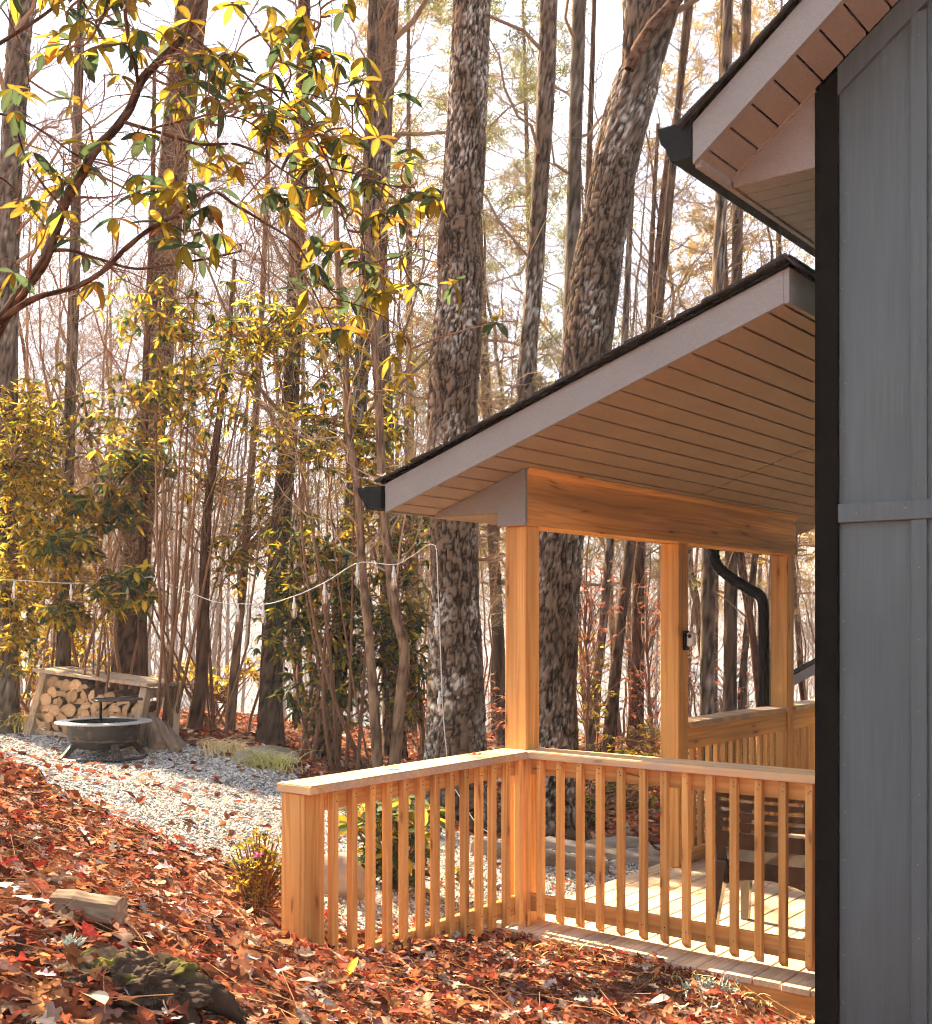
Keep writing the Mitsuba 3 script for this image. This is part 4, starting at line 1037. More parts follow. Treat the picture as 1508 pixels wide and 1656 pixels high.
stems = [
    [(-330, 3000, 0.1, 52), (-250, 2200, 0.05, 48), (-120, 1350, 0, 46), (-10, 1060, 0, 44), (60, 950, 0, 42), (150, 820, 0, 38), (190, 700, 0.02, 36), (212, 640, 0.03, 38), (262, 560, 0.05, 34), (300, 490, 0.06, 32), (385, 395, 0.08, 28), (425, 330, 0.1, 28), (445, 275, 0.1, 30), (500, 205, 0.14, 27), (590, 115, 0.2, 24), (645, -10, 0.25, 22), (700, -150, 0.3, 16)],
    [(-20, 1060, -0.02, 30), (40, 1000, -0.04, 24), (130, 950, -0.06, 20), (240, 920, -0.1, 18), (330, 870, -0.12, 17), (400, 800, -0.14, 17), (470, 742, -0.16, 16), (560, 690, -0.18, 15), (640, 640, -0.2, 14), (690, 615, -0.2, 11), (760, 660, -0.2, 9), (860, 720, -0.15, 8), (940, 770, -0.1, 7), (1000, 860, -0.1, 5), (1080, 960, -0.1, 4)],
    [(160, 805, 0.02, 16), (230, 803, 0.0, 12), (300, 825, 0, 11), (420, 860, 0.05, 10), (540, 850, 0.1, 9), (680, 826, 0.12, 8), (770, 806, 0.15, 6)],
    [(395, 390, 0.08, 14), (480, 415, 0.1, 12), (560, 440, 0.1, 11), (640, 462, 0.12, 11), (740, 460, 0.15, 10), (830, 490, 0.15, 9), (900, 540, 0.2, 7), (1000, 610, 0.2, 5), (1100, 690, 0.25, 4)],
    [(400, -30, 0.0, 16), (402, 30, 0, 15), (412, 120, 0.03, 14), (440, 240, 0.08, 13), (446, 280, 0.1, 14)],
    [(480, 415, 0.1, 9), (540, 400, 0.05, 8), (600, 383, 0.05, 8), (690, 366, 0.0, 7), (780, 382, 0.0, 6), (850, 430, 0.0, 5), (900, 470, 0, 4)],
    [(-20, 362, 0.1, 9), (60, 380, 0.1, 8), (150, 430, 0.1, 8), (250, 500, 0.08, 7), (290, 515, 0.06, 7)],
    [(50, 380, 0.1, 8), (80, 500, 0.08, 8), (130, 580, 0.05, 8), (195, 660, 0.03, 9)],
    [(-20, 150, 0.3, 16), (60, 100, 0.3, 14), (150, 40, 0.3, 12), (230, -30, 0.3, 10)],
    [(600, 105, 0.2, 10), (660, 150, 0.2, 9), (760, 232, 0.2, 8), (860, 285, 0.2, 8), (940, 350, 0.25, 7), (1000, 420, 0.25, 7), (1060, 540, 0.25, 6), (1100, 690, 0.25, 5), (1160, 850, 0.25, 4)],
    [(860, 285, 0.2, 6), (980, 300, 0.2, 5), (1100, 335, 0.25, 5), (1180, 330, 0.2, 3)],
    [(1060, 540, 0.25, 5), (1150, 560, 0.2, 5), (1230, 590, 0.15, 4), (1330, 600, 0.1, 4)],
    [(760, -20, 0.0, 6), (800, 60, 0, 6), (860, 140, 0.05, 5), (900, 200, 0.05, 4), (1000, 230, 0.1, 3)],
    [(1020, -20, 0.1, 5), (1030, 60, 0.1, 5), (1010, 140, 0.1, 4), (1000, 220, 0.1, 3)],
    [(1160, 850, 0.25, 5), (1260, 830, 0.2, 4), (1340, 800, 0.2, 4), (1440, 850, 0.15, 3)],
    [(1330, 600, 0.1, 3), (1350, 700, 0.15, 3), (1335, 780, 0.2, 3)],
    [(900, 770, -0.1, 5), (1020, 960, -0.1, 5), (1080, 1100, 0.0, 4), (1090, 1160, 0.0, 3)],
    [(1080, 960, 0.1, 4), (1200, 1000, 0.1, 4), (1290, 1060, 0.1, 4), (1320, 1120, 0.1, 3)],
    [(250, -20, 0.2, 8), (300, 60, 0.2, 6), (330, 110, 0.2, 4)], [(0, 20, 0.2, 6), (60, 130, 0.2, 5), (95, 280, 0.2, 4)], [(-20, 560, 0, 7), (30, 590, 0, 6), (60, 640, 0, 4)],
]
lines = []
for i, st in enumerate(stems):
    p, r = read_line(z1(st))
    n = max(10, int(np.linalg.norm(np.diff(p, axis=0), axis=1).sum() / 0.02))
    ln = spline(np.c_[p, r], n)
    lines.append(ln)
    m, c = bark_mesh(ln[:, :3], ln[:, 3], 16 if i < 2 else 9, 'brown', 0.0012 if i < 2 else 0.0004, 60, 8, 400 + i, 0.35)
    part(near, 'stem', m, 'vertex_bark', smooth=True, color=c * [1.0, 0.93, 0.88])
allp = np.vstack([l[:, :3] for l in lines])
# bare twigs
tw, twr = [], []
for ln in lines[:9]:
    q = spline(ln, 12)
    b, br = grow(q[None, :, :3], q[None, :, 3], 7, 0.15, 1.0, (0.12, 0.5), 0.9, 0.35, 6, 0.05, 0.3, 0.0018)
    tw.append(tubes(b, br, 5))
    t2, t2r = grow(b, br, 3, 0.3, 1, (0.06, 0.2), 0.7, 0.6, 4, 0.0, 0.3, 0.0012)
    tw.append(tubes(t2, t2r, 4))
m = join(tw)
part(near, 'twigs', m, 'vertex_bark', color=tint(m, (0.16, 0.085, 0.055)), kind='stuff')
cl = [(215, 70, .25), (330, 120, .2), (95, 300, .2), (60, 650, 0), (605, 90, .2), (650, 170, .2), (710, 190, .2), (580, 280, .1), (440, 430, .1), (555, 560, .0), (430, 620, .05), (610, 650, -.2), (560, 660, -.1), (820, 100, .0), (870, 220, .1), (740, 330, 0), (800, 300, .1), (880, 420, .1), (930, 380, .2),
      (1010, 70, .1), (1060, 50, .1), (1000, 220, .1), (1080, 250, .2), (1150, 290, .2), (1010, 370, .25), (1100, 410, .2), (1050, 470, .25), (1150, 500, .2), (1010, 510, .2), (1040, 590, .2), (1095, 600, .25), (1340, 585, .1), (1290, 610, .15), (965, 640, .2), (1190, 700, .25), (1010, 720, .2), (770, 785, .15),
      (1090, 800, .2), (1010, 880, -.1), (1160, 790, .25), (1230, 860, .2), (1175, 960, .2), (1080, 970, .1), (1235, 930, .2), (1440, 860, .15), (680, 690, -.2), (705, 400, .05), (1190, 860, .25), (1290, 1100, .1), (1085, 1140, 0), (980, 800, .0), (840, 330, .0), (900, 100, .1), (380, 40, .2), (480, 20, .1)]
NC = len(cl)
C = np.array([at(x / 1.984, y / 1.984, ZN + d) for x, y, d in cl])
_, idx = cKDTree(allp).query(C)
ln = np.linspace(0, 1, 7)[None, :, None]
B = allp[idx][:, None] * (1 - ln) + C[:, None] * ln + rng.normal(0, 0.012, (NC, 1, 3)) * np.sin(np.pi * ln)
m = tubes(B, np.broadcast_to(np.linspace(0.004, 0.003, 7), (NC, 7)), 6)
part(near, 'leaf_stalks', m, 'vertex_bark', color=tint(m, (0.18, 0.10, 0.055)), kind='stuff')
PER = 6
M_, O = whorl_frames(C + rng.normal(0, 0.03, C.shape), PER, 0.085, -0.5)
keep = rng.random(len(O)) < 0.88
M_, O = M_[keep][:298], O[keep][:298]
cols = leaf_colors(len(O), (0.40, 0.44, 0.10, 0.06)) * 0.75
for M1, o, c in zip(M_, O, cols):
    b = rng.normal(0, 0.10, 3)
    lv = LEAF_V * [1, rng.uniform(0.85, 1.2), 1] + np.c_[np.zeros(21), b[0] * LEAF_V[:, 0] ** 2 * 0.8, (b[1] * LEAF_V[:, 0] ** 2 * 1.3 + b[2] * LEAF_V[:, 1])]
    blot = 1 - 0.45 * (meshkit.noise(LEAF_V * 6 + o * 40, 3) > 0.72)
    part(near, 'leaf', ((lv @ M1.T) + o, LEAF_F), 'leaf_thin', smooth=True, color=c * (LEAF_SH * blot)[:, None])
C2 = np.vstack([l[rng.integers(4, len(l), 7), :3] for l in lines[1:]]) + rng.normal(0, 0.07, (7 * (len(lines) - 1), 3))
C2 = C2[(C2[:, 0] > -1.35) & (C2[:, 2] > 1.95)][:70]
C3 = np.stack([rng.uniform(-2.0, -0.45, 60), rng.uniform(2.8, 5.0, 60), rng.uniform(2.4, 4.9, 60)], -1)  # leaf rings out of view at left, placed to dapple the near bank
C3[:, 0] -= 0.42 * C3[:, 1]
C4 = np.stack([rng.uniform(-5.0, -3.15, 110), rng.uniform(5.4, 7.6, 110), rng.uniform(2.4, 5.6, 110)], -1)  # unseen leaf cluster on the sun path, placed to shade the leaf bank
C4[:, 0] -= 0.40 * (C4[:, 1] - 5.4)
C5 = C[rng.integers(0, NC, 75)] + rng.normal(0, 0.085, (75, 3))
M_, O = whorl_frames(np.vstack([C2, C3, C4, C5]), 5, 0.076, -0.45)
m, c = scatter(LEAF_V, LEAF_F, M_, O, leaf_colors(len(O), (0.42, 0.44, 0.10, 0.04)) * 0.75, LEAF_SH)
part(near, 'foliage', m, 'leaf_thin', smooth=True, color=c, kind='stuff')  # hanging leaves together with the unseen ones that shade the bank
limb_ = spline(np.array([[-1.9, 3.45, 0.8, 0.045], [-2.1, 3.6, 2.0, 0.04], [-2.35, 3.9, 3.2, 0.03], [-2.5, 4.2, 4.9, 0.012]]), 40)  # limb out of view that carries the unseen leaf rings
m, c = bark_mesh(limb_[:, :3], limb_[:, 3], 10, 'brown', 0.0006, 60, 8, 460, 0.3)
part(near, 'stem', m, 'vertex_bark', smooth=True, color=c)
foot = limb_[6:, :3]
_, idx = cKDTree(foot).query(C3 - [0, 0, 0.3])
ln = np.linspace(0, 1, 7)[None, :, None]
B = foot[idx][:, None] * (1 - ln) + C3[:, None] * ln + rng.normal(0, 0.05, (60, 1, 3)) * np.sin(np.pi * ln)
_, i5 = cKDTree(allp).query(C5)
B5 = allp[i5][:, None] * (1 - ln) + C5[:, None] * ln + rng.normal(0, 0.012, (75, 1, 3)) * np.sin(np.pi * ln)
B4 = np.array([-3.6, 6.2, 0.8]) * (1 - ln) + C4[:, None] * ln + rng.normal(0, 0.12, (110, 1, 3)) * np.sin(np.pi * ln)  # branches of the unseen cluster that shades the bank
m = join([tubes(B, np.broadcast_to(np.linspace(0.010, 0.004, 7), (60, 7)), 5), tubes(B4, np.broadcast_to(np.linspace(0.010, 0.004, 7), (110, 7)), 5), tubes(B5, np.broadcast_to(np.linspace(0.0035, 0.002, 7), (75, 7)), 5)])
part(near, 'branches', m, 'vertex_bark', color=tint(m, (0.16, 0.09, 0.055)), kind='stuff')
# ------------------------------------------------------------------ fallen leaves
ol = [(0, 0), (0.10, 0.025), (0.17, 0.13), (0.25, 0.16), (0.30, 0.075), (0.38, 0.10), (0.45, 0.26), (0.53, 0.29), (0.57, 0.12), (0.66, 0.14), (0.74, 0.24), (0.81, 0.215), (0.83, 0.09), (0.92, 0.10), (1.0, 0.0)]
ol = np.array(ol + [(x, -y) for x, y in ol[-2:0:-1]])
rib_ = np.array([(x, 0.0) for x in (0.2, 0.4, 0.58, 0.75)])
pv = np.vstack([ol, rib_])
from scipy.spatial import Delaunay
de = Delaunay(pv)
ply_ = shapely.Polygon(ol)
OAK_F = np.array([s for s in de.simplices if ply_.buffer(1e-6).contains(shapely.Point(pv[s].mean(0)))])
OAK_SH = np.r_[np.ones(len(ol)), np.full(4, 1.3)]
OAKS = []
for k in range(14):
    c1, c2, c3, c4 = rng.uniform(-0.3, 1.1), rng.uniform(-0.5, 0.6), rng.uniform(-0.6, 0.6), rng.uniform(0, 0.12)
    w = pv.copy()
    lob = 1 + rng.normal(0, 0.13, len(ol))
    w[:len(ol), 1] *= lob
    w[:len(ol), 0] += rng.normal(0, 0.015, len(ol))
    if k >= 10:      # plain oval leaves
        env = 0.26 * np.sin(np.pi * np.clip(pv[:len(ol), 0], 0, 1) ** 0.8) ** 0.8
        w[:len(ol), 1] = np.sign(pv[:len(ol), 1]) * env * rng.uniform(0.95, 1.05, len(ol))
    bent = (w[:, 0] - 0.5) + 0.12 * c3 * w[:, 1]
    z = c1 * w[:, 1] ** 2 * 1.8 + c2 * (w[:, 0] - 0.5) ** 2 + c3 * w[:, 1] * (w[:, 0] - 0.4) + c4 * np.sin(w[:, 0] * 11 + k) * np.abs(w[:, 1]) * 3
    OAKS.append(np.c_[bent, w[:, 1] * rng.uniform(0.7, 1.1) + 0.10 * c2 * (w[:, 0] - 0.5) ** 2, z - 0.12 * c2])
SIMPLE_V = np.array([[-0.5, 0, 0], [-0.1, 0.28, 0.1], [-0.1, -0.28, 0.13], [0.5, 0, 0.06], [0.02, 0, 0.0]])
SIMPLE_F = np.array([[0, 4, 1], [0, 2, 4], [1, 4, 3], [2, 3, 4]])
LIT = np.array([[0.34, 0.095, 0.048], [0.22, 0.068, 0.038], [0.46, 0.19, 0.085], [0.50, 0.33, 0.235], [0.13, 0.060, 0.040], [0.38, 0.050, 0.035], [0.60, 0.49, 0.43]])
LP = np.array([0.24, 0.20, 0.18, 0.15, 0.14, 0.03, 0.06])


def litter_colors(n):
    k = rng.choice(len(LIT), n, p=LP)
    return LIT[k] * rng.uniform(0.35, 1.2, (n, 1)) * rng.uniform(0.92, 1.08, (n, 3)), k


def on_deck(x, y):
    d = np.stack([x, y], -1) - A0[:2]
    U, V = d @ UD[:2], d @ VD[:2]
    return ((U > -0.2) & (V > -0.14) & (V < 9)) | ((U > KU - 0.06) & (V > KV - 0.03))


def seen(x, y, m=0.06):
    return (np.abs(x) < (0.40 + m) * y + 0.25)


def place_leaves(x, y, size, tilt, lift):
    e = 0.05
    gx = (gz(x + e, y) - gz(x - e, y)) / (2 * e); gy = (gz(x, y + e) - gz(x, y - e)) / (2 * e)
    M_ = rand_rot(len(x), tilt)
    nz = np.stack([-gx, -gy, np.ones_like(gx)], -1); nz /= np.linalg.norm(nz, axis=1, keepdims=True)
    base = frames(np.stack([np.ones_like(gx), np.zeros_like(gx), gx], -1), nz)
    M_ = np.einsum('kij,kjl->kil', base, M_) * size[:, None, None]
    return M_, np.stack([x, y, gz(x, y) + lift], -1)


n = 31000
x, y = rng.uniform(-3.6, 3.4, n), rng.uniform(2.0, 8.6, n)
keep = ~in_gravel(x, y) & ~on_deck(x, y) & seen(x, y, 0.12) & (rng.random(n) < np.interp(y, [2, 5, 8.6], [1, 0.85, 0.6]))
x, y = x[keep], y[keep]
size = rng.uniform(0.050, 0.132, len(x)) * np.interp(y, [2, 7], [0.95, 0.85])
M_, O = place_leaves(x, y, size, 0.32, rng.random(len(x)) ** 1.5 * 0.055 + 0.012)
cols, kinds = litter_colors(len(x))
score = np.where(kinds < 7, size / y, 0) * (O[:, 2] - gz(x, y) > 0.035) * (seen(x, y, -0.02)) * (y > 2.55)
top_ = np.argsort(-score)[:240]
single = np.zeros(len(x), bool); single[top_] = True
which = rng.integers(0, len(OAKS), len(x))
ms, cs = [], []
for k in range(len(OAKS)):
    s = (which == k) & ~single
    m, c = scatter(OAKS[k], OAK_F, M_[s], O[s], cols[s], OAK_SH)
    ms.append(m); cs.append(c)
names = ['rust red', 'deep brown red', 'tan orange', 'pale tan', 'dark brown', 'bright red', 'bleached pinkish']
for i in top_:
    kname = names[kinds[i]]
    k = thing('fallen_leaf', f"curled {kname} {'oval' if which[i] >= 10 else 'lobed oak'} leaf on top of the near bank litter", 'leaf', f'{kname} leaves on the near bank')
    v = OAKS[which[i]] @ M_[i].T + O[i]
    put(k, (v, OAK_F), 'litter_thin', smooth=True, color=cols[i] * OAK_SH[:, None])
# farther slopes and the thin scatter on gravel, deck edge and roof
n = 60000
y = rng.uniform(6.5, 30, n); x = rng.uniform(-0.5, 0.5, n) * y
g = in_gravel(x, y)
keep = (~g | (rng.random(n) < 0.10)) & ~on_deck(x, y) & (rng.random(n) < np.interp(y, [6, 12, 30], [1, 0.9, 0.5]))
x, y, g = x[keep], y[keep], g[keep]
M_, O = place_leaves(x, y, rng.uniform(0.07, 0.15, len(x)) * np.where(g, 0.75, 1), 0.4, rng.random(len(x)) * 0.03 + 0.012)
cols, _ = litter_colors(len(x))
m, c = scatter(SIMPLE_V, SIMPLE_F, M_, O, cols)
ms.append(m); cs.append(c)
x = rng.uniform(-2.2, 2.5, 900); y = rng.uniform(2.2, 7, 900)
keep = ~in_gravel(x, y) & ~on_deck(x, y); x, y = x[keep], y[keep]
M_, O = place_leaves(x, y, np.ones(len(x)), 0.2, 0.05 + 0.02 * rng.random(len(x)))
ln_ = rng.uniform(0.05, 0.16, len(x))
P = O[:, None] + M_[:, :, 0][:, None] * (ln_[:, None, None] * np.linspace(-1, 1, 4)[None, :, None])
m = tubes(P, np.full((len(P), 4), 0.0014), 4)
ms.append(m); cs.append(tint(m, (0.48, 0.27, 0.13)))
k = thing('leaf_litter', 'deep litter of rust red and brown oak leaves and pine straw covering the bank and woodland floor', 'leaves', kind='stuff')
put(k, join(ms), 'litter_thin', color=np.vstack(cs), kind='stuff')
# gravel stones
ico = trimesh.convex.convex_hull(np.array([[1, 0.1, 0], [-1, 0, 0.1], [0.1, 1, 0], [0, -1, -0.1], [0.2, 0.1, 1], [-0.1, 0, -1], [0.6, 0.5, 0.55]]))
IV, IF = np.array(ico.vertices), np.array(ico.faces)
n = 190000
x0, y0, x1, y1 = GP.bounds
x, y = rng.uniform(max(x0, -5.6), x1, n), rng.uniform(y0, y1, n)
keep = in_gravel(x, y) & seen(x, y, 0.02) & (rng.random(n) < np.interp(y, [6, 9, 14], [1, 0.75, 0.45])) & ~on_deck(x, y)
x, y = x[keep], y[keep]
sz = rng.uniform(0.005, 0.014, len(x)) * np.interp(y, [6, 14], [1.0, 1.6])
M_ = rand_rot(len(x)) * sz[:, None, None]
M_ = np.einsum('ij,kjl->kil', np.diag([1, 1, 0.7]), M_ * rng.uniform(0.6, 1.2, (len(x), 1, 3)))
gcol = np.array([0.45, 0.415, 0.37]) * rng.uniform(0.25, 1.5, (len(x), 1)) * (1 + rng.normal(0, 0.03, (len(x), 3)))
m, c = scatter(IV, IF, M_, np.stack([x, y, gz(x, y) + 0.012 + sz * 0.35], -1), gcol)
k = thing('gravel', 'pale grey crushed gravel of the fire pit terrace', 'gravel', kind='stuff')
put(k, m, 'vertex_matte', color=c, kind='stuff')


# single leaves and things among the litter
def one_leaf(label, px, py, Z, size, color, turn, oak=True, tip=(0.0, 0.0), mat='litter_thin', name='fallen_leaf'):
    k = thing(name, label, 'leaf')
    p = at(px, py, Z); p[2] = float(gz(p[0], p[1])) + 0.075
    V_, F_, S_ = (np.c_[pv[:, 0] - 0.5, pv[:, 1], 0.35 * pv[:, 1] ** 2 - 0.25 * (pv[:, 0] - 0.5) ** 2 + 0.03 * np.sin(pv[:, 0] * 9)], OAK_F, OAK_SH) if oak else (LEAF_V - [0.5, 0, 0], LEAF_F, LEAF_SH)
    c, s = math.cos(turn), math.sin(turn)
    R_ = np.array([[c, -s, 0], [s, c, 0], [0, 0, 1.0]]) @ np.array([[1, 0, -tip[0]], [0, 1, -tip[1]], [tip[0], tip[1], 1]])
    put(k, ((V_ * size) @ R_.T + p, F_), mat, smooth=True, color=np.asarray(color) * S_[:, None])


one_leaf('large bleached oak leaf lying flat left of the short log', 52, 1508, 3.55, 0.155, (0.66, 0.58, 0.54), 2.7, tip=(0.05, 0.2))
one_leaf('pale bleached oak leaf at the left edge beside the larger bleached leaf', 12, 1490, 3.65, 0.14, (0.64, 0.54, 0.48), 2.3, tip=(0.05, 0.2))
one_leaf('long narrow pale straw coloured leaf pointing up the bank at the bottom left', 150, 1632, 2.75, 0.17, (0.66, 0.52, 0.34), 2.2, oak=False, tip=(0.05, 0.15))
one_leaf('bright yellow leaf standing in the litter right of the mossy stump', 570, 1606, 4.2, 0.085, (0.85, 0.50, 0.06), 1.2, oak=False, tip=(0.7, 0.2))
for i, (U, V, cc) in enumerate(((-0.40, -0.28, (0.55, 0.16, 0.07)), (-0.44, -0.20, (0.6, 0.45, 0.38)), (-0.35, -0.10, (0.42, 0.09, 0.05)), (-0.45, -0.02, (0.5, 0.2, 0.09)), (-0.47, -0.62, (0.55, 0.42, 0.36)))):
    k = thing('fallen_leaf', ['rust leaf lying low on the porch roof edge', 'bleached leaf on the porch roof edge between rust leaves', 'dark red leaf on the porch roof edge', 'orange-brown leaf highest of those on the porch roof edge', 'pale crumpled leaf caught at the corner of the porch gutter'][i], 'leaf')
    v = (OAKS[i] * 0.11) @ np.array([[0.8, -0.5, 0.2], [0.5, 0.8, 0.1], [-0.2, 0.1, 1.0]]).T + L(U, V, top(V) + 0.058)
    put(k, (v, OAK_F), 'litter_thin', smooth=True, color=np.array(cc) * OAK_SH[:, None])
# leaves on the left cap rail
for i, (U, V, cc) in enumerate(((-0.52, 0.06, (0.40, 0.09, 0.05)), (-1.15, 0.02, (0.5, 0.26, 0.14)))):
    k = thing('fallen_leaf', ['dark red leaf lying on the left cap rail near the corner post', 'tan curled leaf lying on the middle of the left cap rail'][i], 'leaf')
    put(k, ((OAKS[i + 4] * 0.10) + L(U, V, CAPZ + 0.014), OAK_F), 'litter_thin', smooth=True, color=np.array(cc) * OAK_SH[:, None])


def split_log(p, q, r, arc, col_bark, col_end, seed, sides=10, rough=0.06):
    """A round (arc = 2 pi) or split piece of firewood from p to q: mesh and colours."""
    g = np.random.default_rng(seed)
    p, q = np.asarray(p, float), np.asarray(q, float)
    d = q - p; ln = np.linalg.norm(d); d /= ln
    a = np.cross(d, [0.1, 0.2, 1.0]); a /= np.linalg.norm(a); b = np.cross(d, a)
    t0 = g.uniform(0, 6.28)
    if arc > 6.2:
        an = np.arange(sides) * 2 * np.pi / sides
        o = np.stack([np.cos(an), np.sin(an)], -1) * (1 + g.normal(0, rough, (sides, 1)))
    else:
        an = t0 + np.linspace(0, arc, sides - 1)
        o = np.vstack([np.stack([np.cos(an), np.sin(an)], -1) * (1 + g.normal(0, rough, (sides - 1, 1))), g.normal(0, 0.08, (1, 2))])
        o -= o.mean(0)
    o *= r
    n = len(o)
    st = np.linspace(0, 1, 7)
    ring = np.stack([p + d * ln * s + (o[:, :1] * a + o[:, 1:] * b) * (1 + g.normal(0, rough * 0.5)) + g.normal(0, r * 0.02, (n, 3)) for s in st])
    v, f, c = [ring.reshape(-1, 3)], [], [np.repeat(np.asarray(col_bark)[None] * 1.0, 7 * n, 0) * g.uniform(0.7, 1.2, (7 * n, 1))]
    for i in range(6):
        for j in range(n):
            k0, k1 = i * n + j, i * n + (j + 1) % n
            f += [[k0, k1, k1 + n], [k0, k1 + n, k0 + n]]
    off = 7 * n
    for e, rg in ((0, ring[0]), (6, ring[-1])):
        v.append(np.vstack([rg, rg * 0.5 + rg.mean(0) * 0.5, rg.mean(0, keepdims=True)]))
        c.append(np.vstack([np.repeat(np.asarray(col_end)[None] * 0.72, n, 0), np.repeat(np.asarray(col_end)[None], n, 0) * g.uniform(0.8, 1.15, (n, 1)), np.asarray(col_end)[None] * 0.9]))
        for j in range(n):
            j2 = (j + 1) % n
            f += [[off + j, off + j2, off + n + j2], [off + j, off + n + j2, off + n + j], [off + n + j, off + n + j2, off + 2 * n]]
        off += 2 * n + 1
    return (np.vstack(v), np.array(f)), np.clip(np.vstack(c), 0, 0.95)


k = thing('log', 'short weathered log lying on the leaf bank at lower left', 'log')
p, q = at(90, 1512, 3.66), at(196, 1476, 3.62)
for w in (p, q): w[2] = max(w[2], float(gz(w[0], w[1])) + 0.045)
m, c = split_log(p, q, 0.048, 6.28, (0.25, 0.17, 0.11), (0.34, 0.23, 0.15), 5, 26, 0.07)
c = c * (0.55 + 0.9 * meshkit.fbm(m[0] * [9, 60, 60], 3, 2))[:, None]
put(k, m, 'vertex_matte', smooth=35, color=None) if False else put(k, m, 'vertex_matte', smooth=False, color=c)


def lump(center, radii, seed, sub=4, rough=0.25, freq=2.2):
    s = trimesh.creation.icosphere(subdivisions=sub)
    v = np.array(s.vertices)
    n = meshkit.fbm(v * freq + seed * 7.3, 4, seed) - 0.5
    v = v * (1 + rough * 2 * n[:, None])
    return v * radii + np.asarray(center), np.array(s.faces)


# mossy stump
c0 = at(190, 1632, 2.95); c0[2] = float(gz(c0[0], c0[1])) + 0.0
c0 += [0, 0.06, 0]
m = join([lump(c0, [0.21, 0.15, 0.085], 3, 5, 0.42, 2.6)] + [tube(spline(np.array([c0 + [a * 0.10, b * 0.10, 0.02], c0 + [a * 0.20, b * 0.18, -0.01], c0 + [a * 0.30, b * 0.26, -0.08]]), 26), np.linspace(0.055, 0.018, 26), 12) for a, b in ((1.0, 0.1), (0.75, -0.5), (0.6, 0.8), (-0.7, 0.5))])
n = meshkit.fbm(m[0] * [34, 34, 20], 4, 6)
ms_ = smooth01(0.50, 0.62, meshkit.fbm(m[0] * 13, 3, 2)) * smooth01(0.03, 0.09, m[0][:, 2] - c0[2])
d_ = m[0] - c0
m = (m[0] + d_ / (np.linalg.norm(d_, axis=1, keepdims=True) + 1e-9) * (np.abs(n[:, None] - 0.5) * -0.10 + 0.015), m[1])
c = np.array([0.050, 0.032, 0.021]) * (0.3 + 1.5 * n[:, None]); c = c * (1 - ms_[:, None]) + np.array([0.15, 0.135, 0.020]) * (0.4 + 1.1 * n[:, None]) * ms_[:, None]
k = thing('stump', 'dark rotten stump with yellow-green moss in the leaves at the bottom left', 'stump')
put(k, m, 'vertex_bark', smooth=True, color=c)
k = thing('lichen', 'small pale blue-green lichen tuft just above the mossy stump', 'lichen')
p = at(117, 1548, 3.2); p[2] = float(gz(p[0], p[1])) + 0.05
m, c = scatter(SMALL_V, SMALL_F, frames(rng.normal(size=(60, 3)) + [0, 0, 0.8], rng.normal(size=(60, 3))) * 0.03, p + rng.normal(0, 0.008, (60, 3)), np.array([0.46, 0.52, 0.44]) * rng.uniform(0.7, 1.2, (60, 1)))
put(k, m, 'vertex_matte', color=c, kind='stuff')
k = thing('lichen', 'grey-green lichen covered twig clump under the deck at the foot of the black corner board', 'lichen')
p = L(-0.42, 1.35, 0); p[2] = float(gz(p[0], p[1])) + 0.05
m, c = scatter(SMALL_V, SMALL_F, frames(rng.normal(size=(140, 3)) + [0, 0, 0.5], rng.normal(size=(140, 3))) * 0.035, p + rng.normal(0, 1, (140, 3)) * [0.06, 0.03, 0.012], np.array([0.34, 0.38, 0.32]) * rng.uniform(0.6, 1.2, (140, 1)))
put(k, m, 'vertex_matte', color=c, kind='stuff')
# ------------------------------------------------------------------ fire pit
fc = at(168, 1228, 11.7); fc[2] = float(gz(fc[0], fc[1]))
fp = thing('fire_pit', 'rusty black steel fire pit with wide pale rim and swivel grill on the gravel', 'fire pit')
zr = EYE_H - 165 / FPX * 11.7 - fc[2]
bowl = part(fp, 'bowl', lathe([(0.02, 0.105), (0.20, 0.11), (0.27, 0.13), (0.315, 0.17), (0.340, 0.225), (0.350, 0.29), (0.352, zr - 0.012), (0.340, zr - 0.012), (0.338, 0.20), (0.30, 0.17), (0.02, 0.16)], fc, 56), 'rusty_iron', smooth=35)
part(fp, 'rim', lathe([(0.345, zr - 0.016), (0.465, zr - 0.020), (0.472, zr - 0.012), (0.468, zr - 0.004), (0.345, zr), (0.335, zr - 0.006), (0.345, zr - 0.016)], fc, 72), 'rim_steel', smooth=35)
part(fp, 'base_ring', join([lathe([(0.40, 0.03), (0.415, 0.045), (0.43, 0.03), (0.415, 0.015), (0.40, 0.03)], fc, 56)]), 'rusty_iron', smooth=60)
for a in (0.6, 2.2, 3.75, 5.35):
    d = np.array([math.cos(a), math.sin(a), 0])
    part(fp, 'leg', bar(fc + d * 0.27 + [0, 0, 0.19], fc + d * 0.415 + [0, 0, 0.02], 0.075, 0.05), 'rusty_iron')
zg = EYE_H - 131 / FPX * 11.7
gc = fc + [0.135, 0.0, 0]; gc[2] = zg
part(fp, 'grill_post', tube([fc + [0.0, -0.10, 0.2], [fc[0] + 0.0, fc[1] - 0.10, zg - 0.01]], 0.013, 10), 'black_metal')
part(fp, 'grill', lathe([(0.0001, -0.008), (0.245, -0.008), (0.252, 0.0), (0.245, 0.008), (0.0001, 0.004)], gc, 48), 'rusty_iron', smooth=35)
x = rng.normal(0, 0.2, 60); y = rng.normal(0, 0.2, 60)
